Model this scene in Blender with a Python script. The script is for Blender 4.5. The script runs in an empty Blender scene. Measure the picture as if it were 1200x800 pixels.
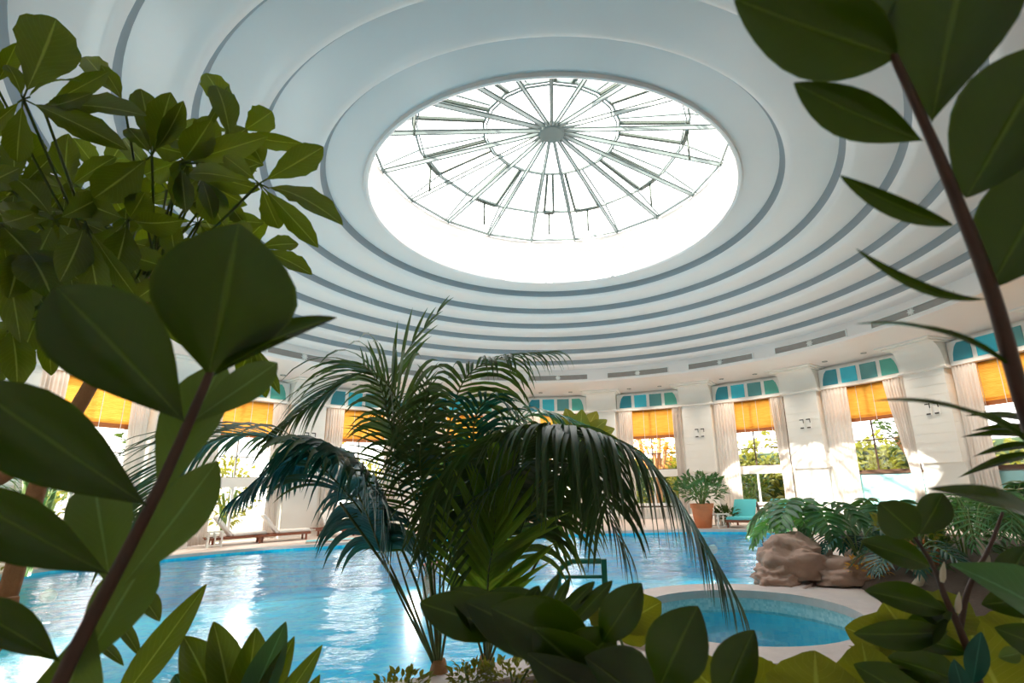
import bpy, bmesh, math, random
import numpy as np
from mathutils import Vector, Matrix, noise
from mathutils.geometry import tessellate_polygon
PI=math.pi; R_=math.radians
col=bpy.context.scene.collection
# ------------------------------------------------------------------ camera model
FPX=590.03; TH=R_(13.52); RO=R_(-1.606); PPX=654.08; PPY=425.02; EYE=1.70
def ray(px,py):
    a=px-PPX; b=py-PPY
    X=a*math.cos(RO)+b*math.sin(RO); Y=-a*math.sin(RO)+b*math.cos(RO)
    x=X/FPX; v=-Y/FPX
    return Vector((x,math.cos(TH)-v*math.sin(TH),math.sin(TH)+v*math.cos(TH)))
def at(px,py,d): return ray(px,py)*d+Vector((0,0,EYE))
def onz(px,py,z=0.0):
    r=ray(px,py); t=(z-EYE)/r.z; return r*t+Vector((0,0,EYE))
cam_d=bpy.data.cameras.new('camera'); cam=bpy.data.objects.new('camera',cam_d); col.objects.link(cam)
cam_d.sensor_width=36; cam_d.lens=36*FPX/1200; cam_d.shift_x=-(PPX-600)/1200; cam_d.shift_y=(PPY-400)/1200
cam_d.clip_start=.02; cam_d.clip_end=300
cam.location=(0,0,EYE)
cam.matrix_world=Matrix.Translation((0,0,EYE)) @ (Matrix.Rotation(PI/2+TH,4,'X') @ Matrix.Rotation(RO,4,'Z'))
bpy.context.scene.camera=cam
cam_d.dof.use_dof=True; cam_d.dof.focus_distance=7; cam_d.dof.aperture_fstop=5.0
CX,CY=0.0,11.26; RW=14.0
def pol(az,r,z=0): a=R_(az); return Vector((CX+r*math.sin(a),CY+r*math.cos(a),z))
# ------------------------------------------------------------------ materials
def newmat(n):
    m=bpy.data.materials.new(n); m.use_nodes=True; nt=m.node_tree; nt.nodes.clear()
    return m,nt
def N(nt,t,**k):
    n=nt.nodes.new(t)
    for a,b in k.items():
        if a in n.inputs: n.inputs[a].default_value=b
        else: setattr(n,a,b)
    return n
def L(nt,a,b): nt.links.new(a,b)
def c4(c): return (c[0],c[1],c[2],1)
def mat(name,c,rough=.5,spec=.5,var=.12,scale=6,bump=0,bscale=40,metal=0,coat=0,c2=None):
    m,nt=newmat(name); o=N(nt,'ShaderNodeOutputMaterial'); p=N(nt,'ShaderNodeBsdfPrincipled')
    p.inputs['Roughness'].default_value=rough; p.inputs['Specular IOR Level'].default_value=spec
    p.inputs['Metallic'].default_value=metal; p.inputs['Coat Weight'].default_value=coat
    g=N(nt,'ShaderNodeNewGeometry'); t=N(nt,'ShaderNodeTexNoise',Scale=scale,Detail=4.0)
    L(nt,g.outputs['Position'],t.inputs['Vector'])
    r=N(nt,'ShaderNodeMix',data_type='RGBA')
    lo=c2 if c2 else tuple(x*(1-var) for x in c); hi=c if c2 else tuple(min(1,x*(1+var)) for x in c)
    r.inputs[6].default_value=c4(lo); r.inputs[7].default_value=c4(hi)
    L(nt,t.outputs['Fac'],r.inputs[0]); L(nt,r.outputs[2],p.inputs['Base Color'])
    if bump:
        t2=N(nt,'ShaderNodeTexNoise',Scale=bscale,Detail=3.0); L(nt,g.outputs['Position'],t2.inputs['Vector'])
        b=N(nt,'ShaderNodeBump',Strength=bump,Distance=.02); L(nt,t2.outputs['Fac'],b.inputs['Height']); L(nt,b.outputs['Normal'],p.inputs['Normal'])
    L(nt,p.outputs[0],o.inputs[0]); return m
def leafmat(name,c,under=None,rib=None,trans=.35,rough=.35,tc=None,veins=1.0,var=.3,margin=0):
    """UV: x across, y along the blade; midrib and side veins are drawn from it"""
    m,nt=newmat(name); o=N(nt,'ShaderNodeOutputMaterial'); p=N(nt,'ShaderNodeBsdfPrincipled')
    under=under or tuple(min(1,x*1.5+.01) for x in c); rib=rib or tuple(min(1,x*2.5+.05) for x in c)
    tc=tc or (min(1,c[0]*2.6+.03),min(1,c[1]*2.4+.03),c[2]*.6)
    uv=N(nt,'ShaderNodeUVMap'); sp=N(nt,'ShaderNodeSeparateXYZ'); L(nt,uv.outputs[0],sp.inputs[0])
    s=N(nt,'ShaderNodeMath',operation='SUBTRACT'); L(nt,sp.outputs[0],s.inputs[0]); s.inputs[1].default_value=.5
    a=N(nt,'ShaderNodeMath',operation='ABSOLUTE'); L(nt,s.outputs[0],a.inputs[0])
    rb=N(nt,'ShaderNodeMapRange'); L(nt,a.outputs[0],rb.inputs[0]); rb.inputs[1].default_value=.012; rb.inputs[2].default_value=.035; rb.inputs[3].default_value=1; rb.inputs[4].default_value=0
    # side veins
    k=N(nt,'ShaderNodeMath',operation='MULTIPLY'); L(nt,a.outputs[0],k.inputs[0]); k.inputs[1].default_value=-.55
    ad=N(nt,'ShaderNodeMath',operation='ADD'); L(nt,sp.outputs[1],ad.inputs[0]); L(nt,k.outputs[0],ad.inputs[1])
    fr=N(nt,'ShaderNodeMath',operation='MULTIPLY'); L(nt,ad.outputs[0],fr.inputs[0]); fr.inputs[1].default_value=13
    fc=N(nt,'ShaderNodeMath',operation='FRACT'); L(nt,fr.outputs[0],fc.inputs[0])
    f2=N(nt,'ShaderNodeMath',operation='SUBTRACT'); L(nt,fc.outputs[0],f2.inputs[0]); f2.inputs[1].default_value=.5
    f3=N(nt,'ShaderNodeMath',operation='ABSOLUTE'); L(nt,f2.outputs[0],f3.inputs[0])
    vn=N(nt,'ShaderNodeMapRange'); L(nt,f3.outputs[0],vn.inputs[0]); vn.inputs[1].default_value=.0; vn.inputs[2].default_value=.09; vn.inputs[3].default_value=.35*veins; vn.inputs[4].default_value=0
    mx=N(nt,'ShaderNodeMath',operation='MAXIMUM'); L(nt,rb.outputs[0],mx.inputs[0]); L(nt,vn.outputs[0],mx.inputs[1])
    if margin:
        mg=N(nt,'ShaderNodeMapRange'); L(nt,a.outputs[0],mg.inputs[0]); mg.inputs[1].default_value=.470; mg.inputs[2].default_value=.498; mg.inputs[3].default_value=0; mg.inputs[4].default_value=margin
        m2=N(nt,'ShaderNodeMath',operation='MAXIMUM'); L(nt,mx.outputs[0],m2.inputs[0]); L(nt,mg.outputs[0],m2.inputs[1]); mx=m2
    g=N(nt,'ShaderNodeNewGeometry')
    tn=N(nt,'ShaderNodeTexNoise',Scale=14.0,Detail=3.0); L(nt,g.outputs['Position'],tn.inputs['Vector'])
    vmix=N(nt,'ShaderNodeMix',data_type='RGBA'); vmix.inputs[6].default_value=c4(tuple(x*(1-var) for x in c)); vmix.inputs[7].default_value=c4((c[0]*(1+var*1.6),c[1]*(1+var),c[2]*(1+var*.5)))
    L(nt,tn.outputs['Fac'],vmix.inputs[0])
    bf=N(nt,'ShaderNodeMix',data_type='RGBA'); L(nt,g.outputs['Backfacing'],bf.inputs[0]); L(nt,vmix.outputs[2],bf.inputs[6]); bf.inputs[7].default_value=c4(under)
    cm=N(nt,'ShaderNodeMix',data_type='RGBA'); L(nt,mx.outputs[0],cm.inputs[0]); L(nt,bf.outputs[2],cm.inputs[6]); cm.inputs[7].default_value=c4(rib)
    L(nt,cm.outputs[2],p.inputs['Base Color']); p.inputs['Roughness'].default_value=rough
    bp=N(nt,'ShaderNodeBump',Strength=.35,Distance=.004); L(nt,mx.outputs[0],bp.inputs['Height']); L(nt,bp.outputs['Normal'],p.inputs['Normal'])
    tr=N(nt,'ShaderNodeBsdfTranslucent'); tr.inputs[0].default_value=c4(tc)
    ms=N(nt,'ShaderNodeMixShader'); ms.inputs[0].default_value=trans
    L(nt,p.outputs[0],ms.inputs[1]); L(nt,tr.outputs[0],ms.inputs[2]); L(nt,ms.outputs[0],o.inputs[0]); return m
def cloth(name,c,trans=.4):
    m,nt=newmat(name); o=N(nt,'ShaderNodeOutputMaterial'); d=N(nt,'ShaderNodeBsdfDiffuse'); d.inputs[0].default_value=c4(c)
    t=N(nt,'ShaderNodeBsdfTranslucent'); t.inputs[0].default_value=c4(c); ms=N(nt,'ShaderNodeMixShader'); ms.inputs[0].default_value=trans
    g=N(nt,'ShaderNodeNewGeometry'); w=N(nt,'ShaderNodeTexNoise',Scale=120.0); L(nt,g.outputs['Position'],w.inputs['Vector'])
    b=N(nt,'ShaderNodeBump',Strength=.15,Distance=.005); L(nt,w.outputs['Fac'],b.inputs['Height']); L(nt,b.outputs['Normal'],d.inputs['Normal'])
    L(nt,d.outputs[0],ms.inputs[1]); L(nt,t.outputs[0],ms.inputs[2]); L(nt,ms.outputs[0],o.inputs[0]); return m
def glassmat(name,tint=(1,1,1),gloss=.08):
    m,nt=newmat(name); o=N(nt,'ShaderNodeOutputMaterial'); t=N(nt,'ShaderNodeBsdfTransparent'); t.inputs[0].default_value=c4(tint)
    g=N(nt,'ShaderNodeBsdfGlossy'); g.inputs['Roughness'].default_value=.02
    f=N(nt,'ShaderNodeFresnel',IOR=1.35); mm=N(nt,'ShaderNodeMath',operation='MULTIPLY'); mm.inputs[1].default_value=gloss*8
    L(nt,f.outputs[0],mm.inputs[0]); ms=N(nt,'ShaderNodeMixShader'); L(nt,mm.outputs[0],ms.inputs[0])
    L(nt,t.outputs[0],ms.inputs[1]); L(nt,g.outputs[0],ms.inputs[2]); L(nt,ms.outputs[0],o.inputs[0]); return m
def watermat(name,tint,s1=1.1,s2=5.0,strength=.5,stretch=(1,1.7,1)):
    m,nt=newmat(name); o=N(nt,'ShaderNodeOutputMaterial'); t=N(nt,'ShaderNodeBsdfTransparent'); t.inputs[0].default_value=c4(tint)
    gl=N(nt,'ShaderNodeBsdfGlossy'); gl.inputs['Roughness'].default_value=.03
    g=N(nt,'ShaderNodeNewGeometry'); mp=N(nt,'ShaderNodeMapping'); mp.inputs['Scale'].default_value=stretch
    L(nt,g.outputs['Position'],mp.inputs['Vector'])
    n1=N(nt,'ShaderNodeTexNoise',Scale=s1,Detail=3.0,Distortion=.6); n2=N(nt,'ShaderNodeTexNoise',Scale=s2,Detail=3.0,Distortion=.8)
    L(nt,mp.outputs[0],n1.inputs['Vector']); L(nt,mp.outputs[0],n2.inputs['Vector'])
    k=N(nt,'ShaderNodeMath',operation='MULTIPLY'); k.inputs[1].default_value=.6; L(nt,n2.outputs['Fac'],k.inputs[0])
    a=N(nt,'ShaderNodeMath',operation='ADD'); L(nt,n1.outputs['Fac'],a.inputs[0]); L(nt,k.outputs[0],a.inputs[1])
    b=N(nt,'ShaderNodeBump',Strength=strength,Distance=.02); L(nt,a.outputs[0],b.inputs['Height'])
    L(nt,b.outputs['Normal'],gl.inputs['Normal']); f=N(nt,'ShaderNodeFresnel',IOR=1.33); L(nt,b.outputs['Normal'],f.inputs['Normal'])
    ms=N(nt,'ShaderNodeMixShader'); L(nt,f.outputs[0],ms.inputs[0]); L(nt,t.outputs[0],ms.inputs[1]); L(nt,gl.outputs[0],ms.inputs[2]); L(nt,ms.outputs[0],o.inputs[0]); return m
def tilemat(name,c,c2,scale=12,rough=.3):
    m,nt=newmat(name); o=N(nt,'ShaderNodeOutputMaterial'); p=N(nt,'ShaderNodeBsdfPrincipled',Roughness=rough)
    g=N(nt,'ShaderNodeNewGeometry'); v=N(nt,'ShaderNodeTexVoronoi',Scale=scale,distance='CHEBYCHEV'); v.inputs['Randomness'].default_value=.15
    L(nt,g.outputs['Position'],v.inputs['Vector']); s=N(nt,'ShaderNodeSeparateColor'); L(nt,v.outputs['Color'],s.inputs[0])
    n=N(nt,'ShaderNodeTexNoise',Scale=1.2,Detail=3.0,Distortion=1.2); L(nt,g.outputs['Position'],n.inputs['Vector'])
    a=N(nt,'ShaderNodeMath',operation='MULTIPLY'); L(nt,s.outputs[0],a.inputs[0]); L(nt,n.outputs['Fac'],a.inputs[1])
    r=N(nt,'ShaderNodeMix',data_type='RGBA'); r.inputs[6].default_value=c4(c); r.inputs[7].default_value=c4(c2); L(nt,a.outputs[0],r.inputs[0])
    L(nt,r.outputs[2],p.inputs['Base Color']); L(nt,p.outputs[0],o.inputs[0]); return m
M={}
M['ceil']=mat('ceiling_paint',(.86,.79,.76),rough=.32,spec=.45,var=.02,scale=1.5)
M['riser']=mat('grey_riser_top',(.27,.29,.31),rough=.5,var=.04,scale=1.5)  # darker grey for the upper part of each ceiling riser
M['wall']=mat('wall_paint',(.86,.85,.81),rough=.6,var=.03,scale=2)
M['trimw']=mat('white_trim',(.88,.87,.84),rough=.45,var=.02)
M['deck']=mat('deck_stone',(.66,.56,.50),rough=.55,var=.12,scale=3,bump=.1,bscale=20)
M['coping']=mat('coping_stone',(.62,.52,.48),rough=.5,var=.15,scale=8,bump=.15,bscale=30)
M['basin']=tilemat('pool_mosaic',(.0,.60,.94),(.15,1.0,1.0),scale=10)
M['spatile']=tilemat('spa_mosaic',(.06,.74,.92),(.35,1.0,1.0),scale=14)
M['spaband']=tilemat('pale_mosaic',(.35,.60,.62),(.95,.98,.95),scale=30)
M['water']=watermat('pool_water',(.56,.94,1.0),s1=1.3,s2=5,strength=.9)
M['swater']=watermat('spa_water',(.6,.92,.98),s1=1.8,s2=6,strength=.45)
M['glass']=glassmat('window_glass')
M['skyglass']=glassmat('skylight_glass',(.98,1,1),.03)
M['steel']=mat('grey_painted_steel',(.17,.21,.20),rough=.4,spec=.5,var=.06)
M['steeldk']=mat('dark_green_grey_steel',(.07,.09,.07),rough=.45,var=.1)
M['frame']=mat('dark_brown_wood',(.09,.045,.025),rough=.45,var=.2)
M['framegrey']=mat('grey_metal_frame',(.45,.42,.38),rough=.45,var=.08)
M['curtain']=cloth('cream_curtain',(.92,.88,.84),.38)
M['bamboo']=None
def bamboo():
    m,nt=newmat('orange_bamboo'); o=N(nt,'ShaderNodeOutputMaterial'); d=N(nt,'ShaderNodeBsdfDiffuse'); t=N(nt,'ShaderNodeBsdfTranslucent')
    g=N(nt,'ShaderNodeNewGeometry'); w=N(nt,'ShaderNodeTexNoise',Scale=3.0,Detail=6.0); mp=N(nt,'ShaderNodeMapping'); mp.inputs['Scale'].default_value=(1,1,9)
    L(nt,g.outputs['Position'],mp.inputs['Vector']); L(nt,mp.outputs[0],w.inputs['Vector'])
    r=N(nt,'ShaderNodeMix',data_type='RGBA'); r.inputs[6].default_value=(.95,.30,.02,1); r.inputs[7].default_value=(1,.66,.14,1); L(nt,w.outputs['Fac'],r.inputs[0])
    L(nt,r.outputs[2],d.inputs[0]); L(nt,r.outputs[2],t.inputs[0]); ms=N(nt,'ShaderNodeMixShader'); ms.inputs[0].default_value=.62
    L(nt,d.outputs[0],ms.inputs[1]); L(nt,t.outputs[0],ms.inputs[2]); L(nt,ms.outputs[0],o.inputs[0]); return m
M['bamboo']=bamboo()
M['rail']=mat('rust_brown_wood',(.38,.12,.03),rough=.5,var=.2)
for i,c in enumerate([(.02,.27,.36),(.04,.55,.72),(.10,.33,.34),(.10,.46,.38)]): M['t%d'%i]=mat('tinted_glass_%s'%['deep_teal','cyan','slate','sea_green'][i],c,rough=.25,spec=.6,var=.06)
M['turq']=mat('pale_turquoise',(.42,.80,.84),rough=.5,var=.05)
M['turqcloth']=cloth('turquoise_towel',(.20,.80,.85),.1)
M['white']=mat('white_paint',(.85,.84,.80),rough=.5,var=.03)
M['whitecloth']=cloth('white_cushion',(.86,.83,.80),.05)
M['terra']=mat('terracotta',(.62,.20,.08),rough=.7,var=.15,scale=5)
M['teak']=mat('red_brown_wood',(.26,.085,.045),rough=.5,var=.25,scale=20)
M['soil']=mat('dark_soil',(.07,.045,.03),rough=.95,var=.4,scale=20,bump=.6,bscale=30)
M['rock']=mat('sandy_rock',(.55,.36,.27),rough=.8,c2=(.30,.19,.15),scale=3,bump=.6,bscale=9)
M['bark']=mat('tan_bark',(.52,.27,.12),rough=.8,c2=(.28,.13,.06),scale=18,bump=.5,bscale=50)
M['bstem']=mat('red_brown_stem',(.065,.026,.016),rough=.5,var=.3,scale=40)
M['gstem']=mat('green_stem',(.14,.22,.05),rough=.45,var=.3,scale=20)
M['pstem']=mat('olive_petiole',(.11,.14,.035),rough=.4,var=.3,scale=14)
M['pale']=mat('pale_fibre',(.65,.55,.42),rough=.8,var=.2,scale=30)
M['green']=mat('green_lacquer',(.01,.20,.13),rough=.35,var=.08)
M['dark']=mat('dark_slot',(.05,.045,.04),rough=.7,var=.1)
M['ventgrey']=mat('taupe_grille',(.42,.37,.34),rough=.6,var=.1)
M['skin']=mat('skin',(.55,.25,.17),rough=.5,var=.06)
M['hair']=mat('dark_hair',(.03,.015,.01),rough=.6,var=.3)
M['stonegarden']=mat('garden_gravel',(.25,.22,.15),rough=.9,var=.25,scale=4)
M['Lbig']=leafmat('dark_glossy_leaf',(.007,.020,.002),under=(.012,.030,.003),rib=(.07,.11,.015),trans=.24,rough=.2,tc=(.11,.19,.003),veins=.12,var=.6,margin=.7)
M['Lbigpale']=leafmat('pale_leaf_back',(.07,.12,.035),under=(.08,.13,.04),trans=.3,rough=.4,veins=.3)
M['Ltree']=leafmat('tree_leaf',(.010,.026,.003),under=(.022,.045,.005),rib=(.34,.40,.08),trans=.34,rough=.22,tc=(.34,.44,.01),veins=.5)
M['Lyel']=leafmat('yellow_green_leaf',(.10,.13,.008),under=(.2,.28,.03),rib=(.42,.46,.10),trans=.42,rough=.45,tc=(.42,.42,.012),veins=.8)
M['Lpalm']=leafmat('palm_leaflet',(.028,.062,.022),under=(.055,.095,.035),rib=(.10,.15,.05),trans=.25,rough=.4,tc=(.14,.24,.03),veins=0)
M['Lpalmteal']=leafmat('blue_green_leaflet',(.008,.07,.055),under=(.02,.10,.075),trans=.2,rough=.36,tc=(.02,.20,.12),veins=0)
M['Lpalmlit']=leafmat('backlit_leaflet',(.13,.22,.03),under=(.15,.25,.04),trans=.5,rough=.4,tc=(.40,.58,.05),veins=0)  # palm leaflets with the back-lighting put into a brighter colour
M['Lphil']=leafmat('philodendron_leaf',(.025,.10,.035),under=(.05,.14,.05),trans=.25,rough=.28,tc=(.15,.35,.05),veins=.4)
M['Lfern']=leafmat('fern_leaf',(.06,.20,.08),under=(.1,.26,.1),trans=.35,rough=.4,tc=(.2,.45,.1),veins=0)
M['Lgard']=leafmat('garden_leaf',(.12,.14,.015),trans=.35,rough=.5,veins=0,tc=(.48,.44,.03))
M['Lgard2']=leafmat('garden_leaf_dark',(.022,.05,.012),trans=.35,rough=.5,veins=0)
M['Lred']=leafmat('red_brown_leaf',(.24,.06,.05),trans=.35,rough=.5,veins=0,tc=(.5,.12,.08))
M['Lauto']=leafmat('amber_leaf',(.50,.25,.04),trans=.4,rough=.5,veins=0,tc=(.8,.45,.05))
M['medal']=mat('white_plaster',(.82,.80,.76),rough=.5,var=.04)
# ------------------------------------------------------------------ mesh helpers
class MB:
    def __init__(s): s.v=[]; s.f=[]; s.mi=[]; s.uv=[]; s.cur=0
    def face(s,idx,uv=None):
        s.f.append(tuple(idx)); s.mi.append(s.cur); s.uv.append(uv)
    def add(s,vs): b=len(s.v); s.v+= [tuple(v) for v in vs]; return b
    def hexa(s,p):   # 8 points, bottom ring 0-3, top ring 4-7
        b=s.add(p)
        for q in ((3,2,1,0),(4,5,6,7),(0,1,5,4),(1,2,6,5),(2,3,7,6),(3,0,4,7)): s.face([b+i for i in q])
    def box(s,c,d,M3=None):
        c=Vector(c); hx,hy,hz=d[0]/2,d[1]/2,d[2]/2
        P=[Vector(q) for q in ((-hx,-hy,-hz),(hx,-hy,-hz),(hx,hy,-hz),(-hx,hy,-hz),(-hx,-hy,hz),(hx,-hy,hz),(hx,hy,hz),(-hx,hy,hz))]
        s.hexa([c+(M3@q if M3 else q) for q in P])
    def arcbox(s,a0,a1,r0,r1,z0,z1,seg=None):
        seg=seg or max(1,int(abs(a1-a0)/1.5+.5))
        for i in range(seg+1):
            a=a0+(a1-a0)*i/seg
            b=s.add([pol(a,r0,z0),pol(a,r1,z0),pol(a,r1,z1),pol(a,r0,z1)])
            if i:
                for k in range(4): s.face([b-4+k,b-4+(k+1)%4,b+(k+1)%4,b+k])
            if i==0: s.face([b+3,b+2,b+1,b]); 
            if i==seg: s.face([b,b+1,b+2,b+3])
    def arcprof(s,a0,a1,prof,seg=None,caps=True,closed=False):
        seg=seg or max(1,int(abs(a1-a0)/1.5+.5)); n=len(prof)
        for i in range(seg+1):
            a=a0+(a1-a0)*i/seg; b=s.add([pol(a,r,z) for r,z in prof])
            if i:
                for k in range(n if closed else n-1): s.face([b-n+k,b-n+(k+1)%n,b+(k+1)%n,b+k])
            if caps and i in(0,seg): s.face([b+k for k in range(n)] if i else [b+k for k in range(n-1,-1,-1)])
    def tube(s,pts,rad,n=8,cap=True):
        pts=[Vector(p) for p in pts]; m=len(pts); rr=rad if isinstance(rad,(list,tuple)) else [rad]*m
        ref=None
        for i in range(m):
            t=(pts[min(i+1,m-1)]-pts[max(i-1,0)]).normalized()
            if ref is None: ref=t.orthogonal().normalized()
            else: ref=(ref-t*ref.dot(t)); ref=ref.normalized() if ref.length>1e-6 else t.orthogonal().normalized()
            b2=t.cross(ref)
            b=s.add([pts[i]+(ref*math.cos(2*PI*k/n)+b2*math.sin(2*PI*k/n))*rr[i] for k in range(n)])
            if i:
                for k in range(n): s.face([b-n+k,b-n+(k+1)%n,b+(k+1)%n,b+k])
            if cap and i==0: s.face([b+k for k in range(n-1,-1,-1)])
            if cap and i==m-1: s.face([b+k for k in range(n)])
    def lathe(s,prof,c=(0,0,0),n=32,close=True):
        c=Vector(c); m=len(prof); b=len(s.v)
        for i in range(n):
            a=2*PI*i/n; s.add([c+Vector((r*math.cos(a),r*math.sin(a),z)) for r,z in prof])
        for i in range(n):
            j=(i+1)%n
            for k in range(m-1): s.face([b+i*m+k,b+j*m+k,b+j*m+k+1,b+i*m+k+1])
    def leaf(s,base,tip,w,nrm=None,fold=.25,bend=.1,shape='ell',nv=10,wave=0,seed=0,cup=0):
        base=Vector(base); tip=Vector(tip); ax=tip-base; Ln=ax.length; t=ax.normalized()
        if nrm is None: nrm=Vector((0,0,EYE))-(base+tip)/2
        sd=t.cross(Vector(nrm)); sd=sd.normalized() if sd.length>1e-6 else t.orthogonal().normalized()
        n=sd.cross(t).normalized()
        rg=random.Random(seed)
        ph=rg.uniform(0,6)
        us=(-1,-.55,0,.55,1)
        for i in range(nv+1):
            v=i/nv if nv<8 else .5-.5*math.cos(PI*i/nv)
            if i: v0=vp_
            vp_=v
            if shape=='ell': h=math.sin(PI*min(1,v*1.0))**.75*1.0
            elif shape=='obo': h=(math.sin(PI*v**1.35))**.8 if 0<v<1 else 0
            elif shape=='lan': h=(math.sin(PI*v**.8))**1.0 if 0<v<1 else 0
            elif shape=='strap': h=min(1,v*6)*min(1,(1-v)*3)**.8
            else: h=math.sin(PI*v)
            h=max(h,.02 if 0<i<nv else .012)
            row=[]
            for u in us:
                hw=w/2*h
                wv=wave*hw*abs(u)*math.sin(v*22+ph+u*1.5)
                p=base+t*(Ln*v)+sd*(u*hw*(1+ (0.06*math.sin(v*30+ph+u) if wave else 0)))+n*(fold*abs(u)*hw+bend*Ln*(4*v*(1-v)) -cup*Ln*v*v+wv)
                row.append(p)
            b=s.add(row)
            if i:
                for k in range(4):
                    u0=(us[k]+1)/2; u1=(us[k+1]+1)/2
                    s.face([b-5+k,b-4+k,b+1+k,b+k],[(u0,v0),(u1,v0),(u1,v),(u0,v)])
    def build(s,name,mats,parent=None,smooth=True,loc=None):
        me=bpy.data.meshes.new(name); o_v=s.v
        if loc is not None: o_v=[(x-loc[0],y-loc[1],z-loc[2]) for x,y,z in s.v]
        me.from_pydata(o_v,[],s.f); 
        if not isinstance(mats,(list,tuple)): mats=[mats]
        for m in mats: me.materials.append(m)
        if any(s.mi): me.polygons.foreach_set('material_index',s.mi)
        if any(u for u in s.uv):
            ul=me.uv_layers.new(name='UVMap'); k=0
            for f,u in zip(s.f,s.uv):
                for q in range(len(f)):
                    ul.data[k].uv=u[q] if u else (0.25,.03); k+=1
        if smooth: me.polygons.foreach_set('use_smooth',[True]*len(me.polygons))
        me.update(); o=bpy.data.objects.new(name,me); col.objects.link(o)
        if loc is not None: o.location=loc
        if parent is not None: 
            o.parent=parent
            if loc is None: o.location=-Vector(parent.location) if parent.type=='EMPTY' else (0,0,0)
        return o
def auto(o,ang=35):
    me=o.data
    bm=bmesh.new(); bm.from_mesh(me); bmesh.ops.recalc_face_normals(bm,faces=bm.faces)
    for e in bm.edges:
        if len(e.link_faces)==2 and e.calc_face_angle(0)>R_(ang): e.smooth=False
    bm.to_mesh(me); bm.free(); return o
def thing(name,label,cat,loc=(0,0,0),group=None,kind=None):
    o=bpy.data.objects.new(name,None); col.objects.link(o); o.location=loc; o.empty_display_size=.1
    if label: o['label']=label
    if cat: o['category']=cat
    if group: o['group']=group
    if kind: o['kind']=kind
    return o
def tag(o,label=None,cat=None,group=None,kind=None):
    if label: o['label']=label
    if cat: o['category']=cat
    if group: o['group']=group
    if kind: o['kind']=kind
    return o
def cat_rom(P,n=8,closed=False):
    P=[Vector(p) for p in P]; out=[]; m=len(P)
    for i in range(m if closed else m-1):
        if closed: a,b,c,d=P[(i-1)%m],P[i],P[(i+1)%m],P[(i+2)%m]
        else: a=P[i-1] if i else P[0]*2-P[1]; b=P[i]; c=P[i+1]; d=P[i+2] if i+2<m else P[-1]*2-P[-2]
        for k in range(n):
            t=k/n; out.append(.5*((2*b)+(c-a)*t+(2*a-5*b+4*c-d)*t*t+(3*b-a-3*c+d)*t**3))
    if not closed: out.append(P[-1])
    return out
# ------------------------------------------------------------------ pool outlines
SPA=Vector((2.26,6.94,0)); SR=1.40; SO=1.85
def arc_pts(c,r,a0,a1,n): return [Vector((c.x+r*math.cos(R_(a0+(a1-a0)*i/n)),c.y+r*math.sin(R_(a0+(a1-a0)*i/n)),0)) for i in range(n+1)]
far=[(-13.0,12.4),(-12.6,13.5),(-11.5,14.6),(-10.6,15.6),(-9.4,16.5),(-8.1,17.0),(-6.7,17.6),(-5.2,18.2),(-3.6,18.6),(-.5,18.9),(2.55,18.7),(5.0,18.35),(6.6,17.7),(7.1,16.4),(6.5,14.4),(5.5,12.4),(4.9,10.8),(4.1,9.4)]
far=[Vector((x,y,0)) for x,y in far]
near=[(-.2,5.85),(-.9,5.25),(-2.2,4.8),(-4.5,4.4),(-7.5,4.6),(-10.2,6.3),(-12.2,9.0)]
near=[Vector((x,y,0)) for x,y in near]
spa_arc=arc_pts(SPA,SO,58,188,14)
pool=cat_rom(far,5)+spa_arc+cat_rom(near,5)+cat_rom([near[-1],far[0]],2)[1:-1]
def offset(P,d):
    n=len(P); out=[]
    A=sum(P[i].x*P[(i+1)%n].y-P[(i+1)%n].x*P[i].y for i in range(n)); sg=1 if A>0 else -1
    for i in range(n):
        t=(P[(i+1)%n]-P[i-1]).normalized(); out.append(P[i]+Vector((t.y,-t.x,0))*d*sg)
    return out
def poly(mb,loops,z):
    V=[]; 
    for l in loops: V+= [Vector((p.x,p.y,z)) for p in l]
    tri=tessellate_polygon([[Vector((p.x,p.y,0)) for p in l] for l in loops])
    b=mb.add(V)
    for t in tri:
        a,bb,c=[V[i] for i in t]
        if (bb-a).cross(c-a).z<0: t=(t[0],t[2],t[1])
        mb.face([b+i for i in t])
circ=[pol(360-i*360/120,14.6) for i in range(120)]
spa_in=arc_pts(SPA,SR,0,360,48)[:-1]
mb=MB(); poly(mb,[circ,pool,spa_in],0.0)
o=mb.build('floor',M['deck'],smooth=False); tag(o,kind='structure')
# walls of the basins
def skirt(mb,P,z0,z1):
    n=len(P); b=mb.add([Vector((p.x,p.y,z0)) for p in P]+[Vector((p.x,p.y,z1)) for p in P])
    for i in range(n): mb.face([b+i,b+(i+1)%n,b+n+(i+1)%n,b+n+i])
mb=MB(); skirt(mb,pool,0,-1.35); poly(mb,[pool],-1.35); tag(mb.build('pool_basin',M['basin'],smooth=False),kind='structure')
mb=MB(); skirt(mb,spa_in,-.02,-.26); mb.cur=1; skirt(mb,spa_in,-.26,-.7); poly(mb,[spa_in],-.7); tag(mb.build('spa_basin',[M['spaband'],M['spatile']],smooth=False),kind='structure')
def inside(P,x,y):
    c=False; j=len(P)-1
    for i in range(len(P)):
        if (P[i].y>y)!=(P[j].y>y) and x<(P[j].x-P[i].x)*(y-P[i].y)/(P[j].y-P[i].y)+P[i].x: c=not c
        j=i
    return c
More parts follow.
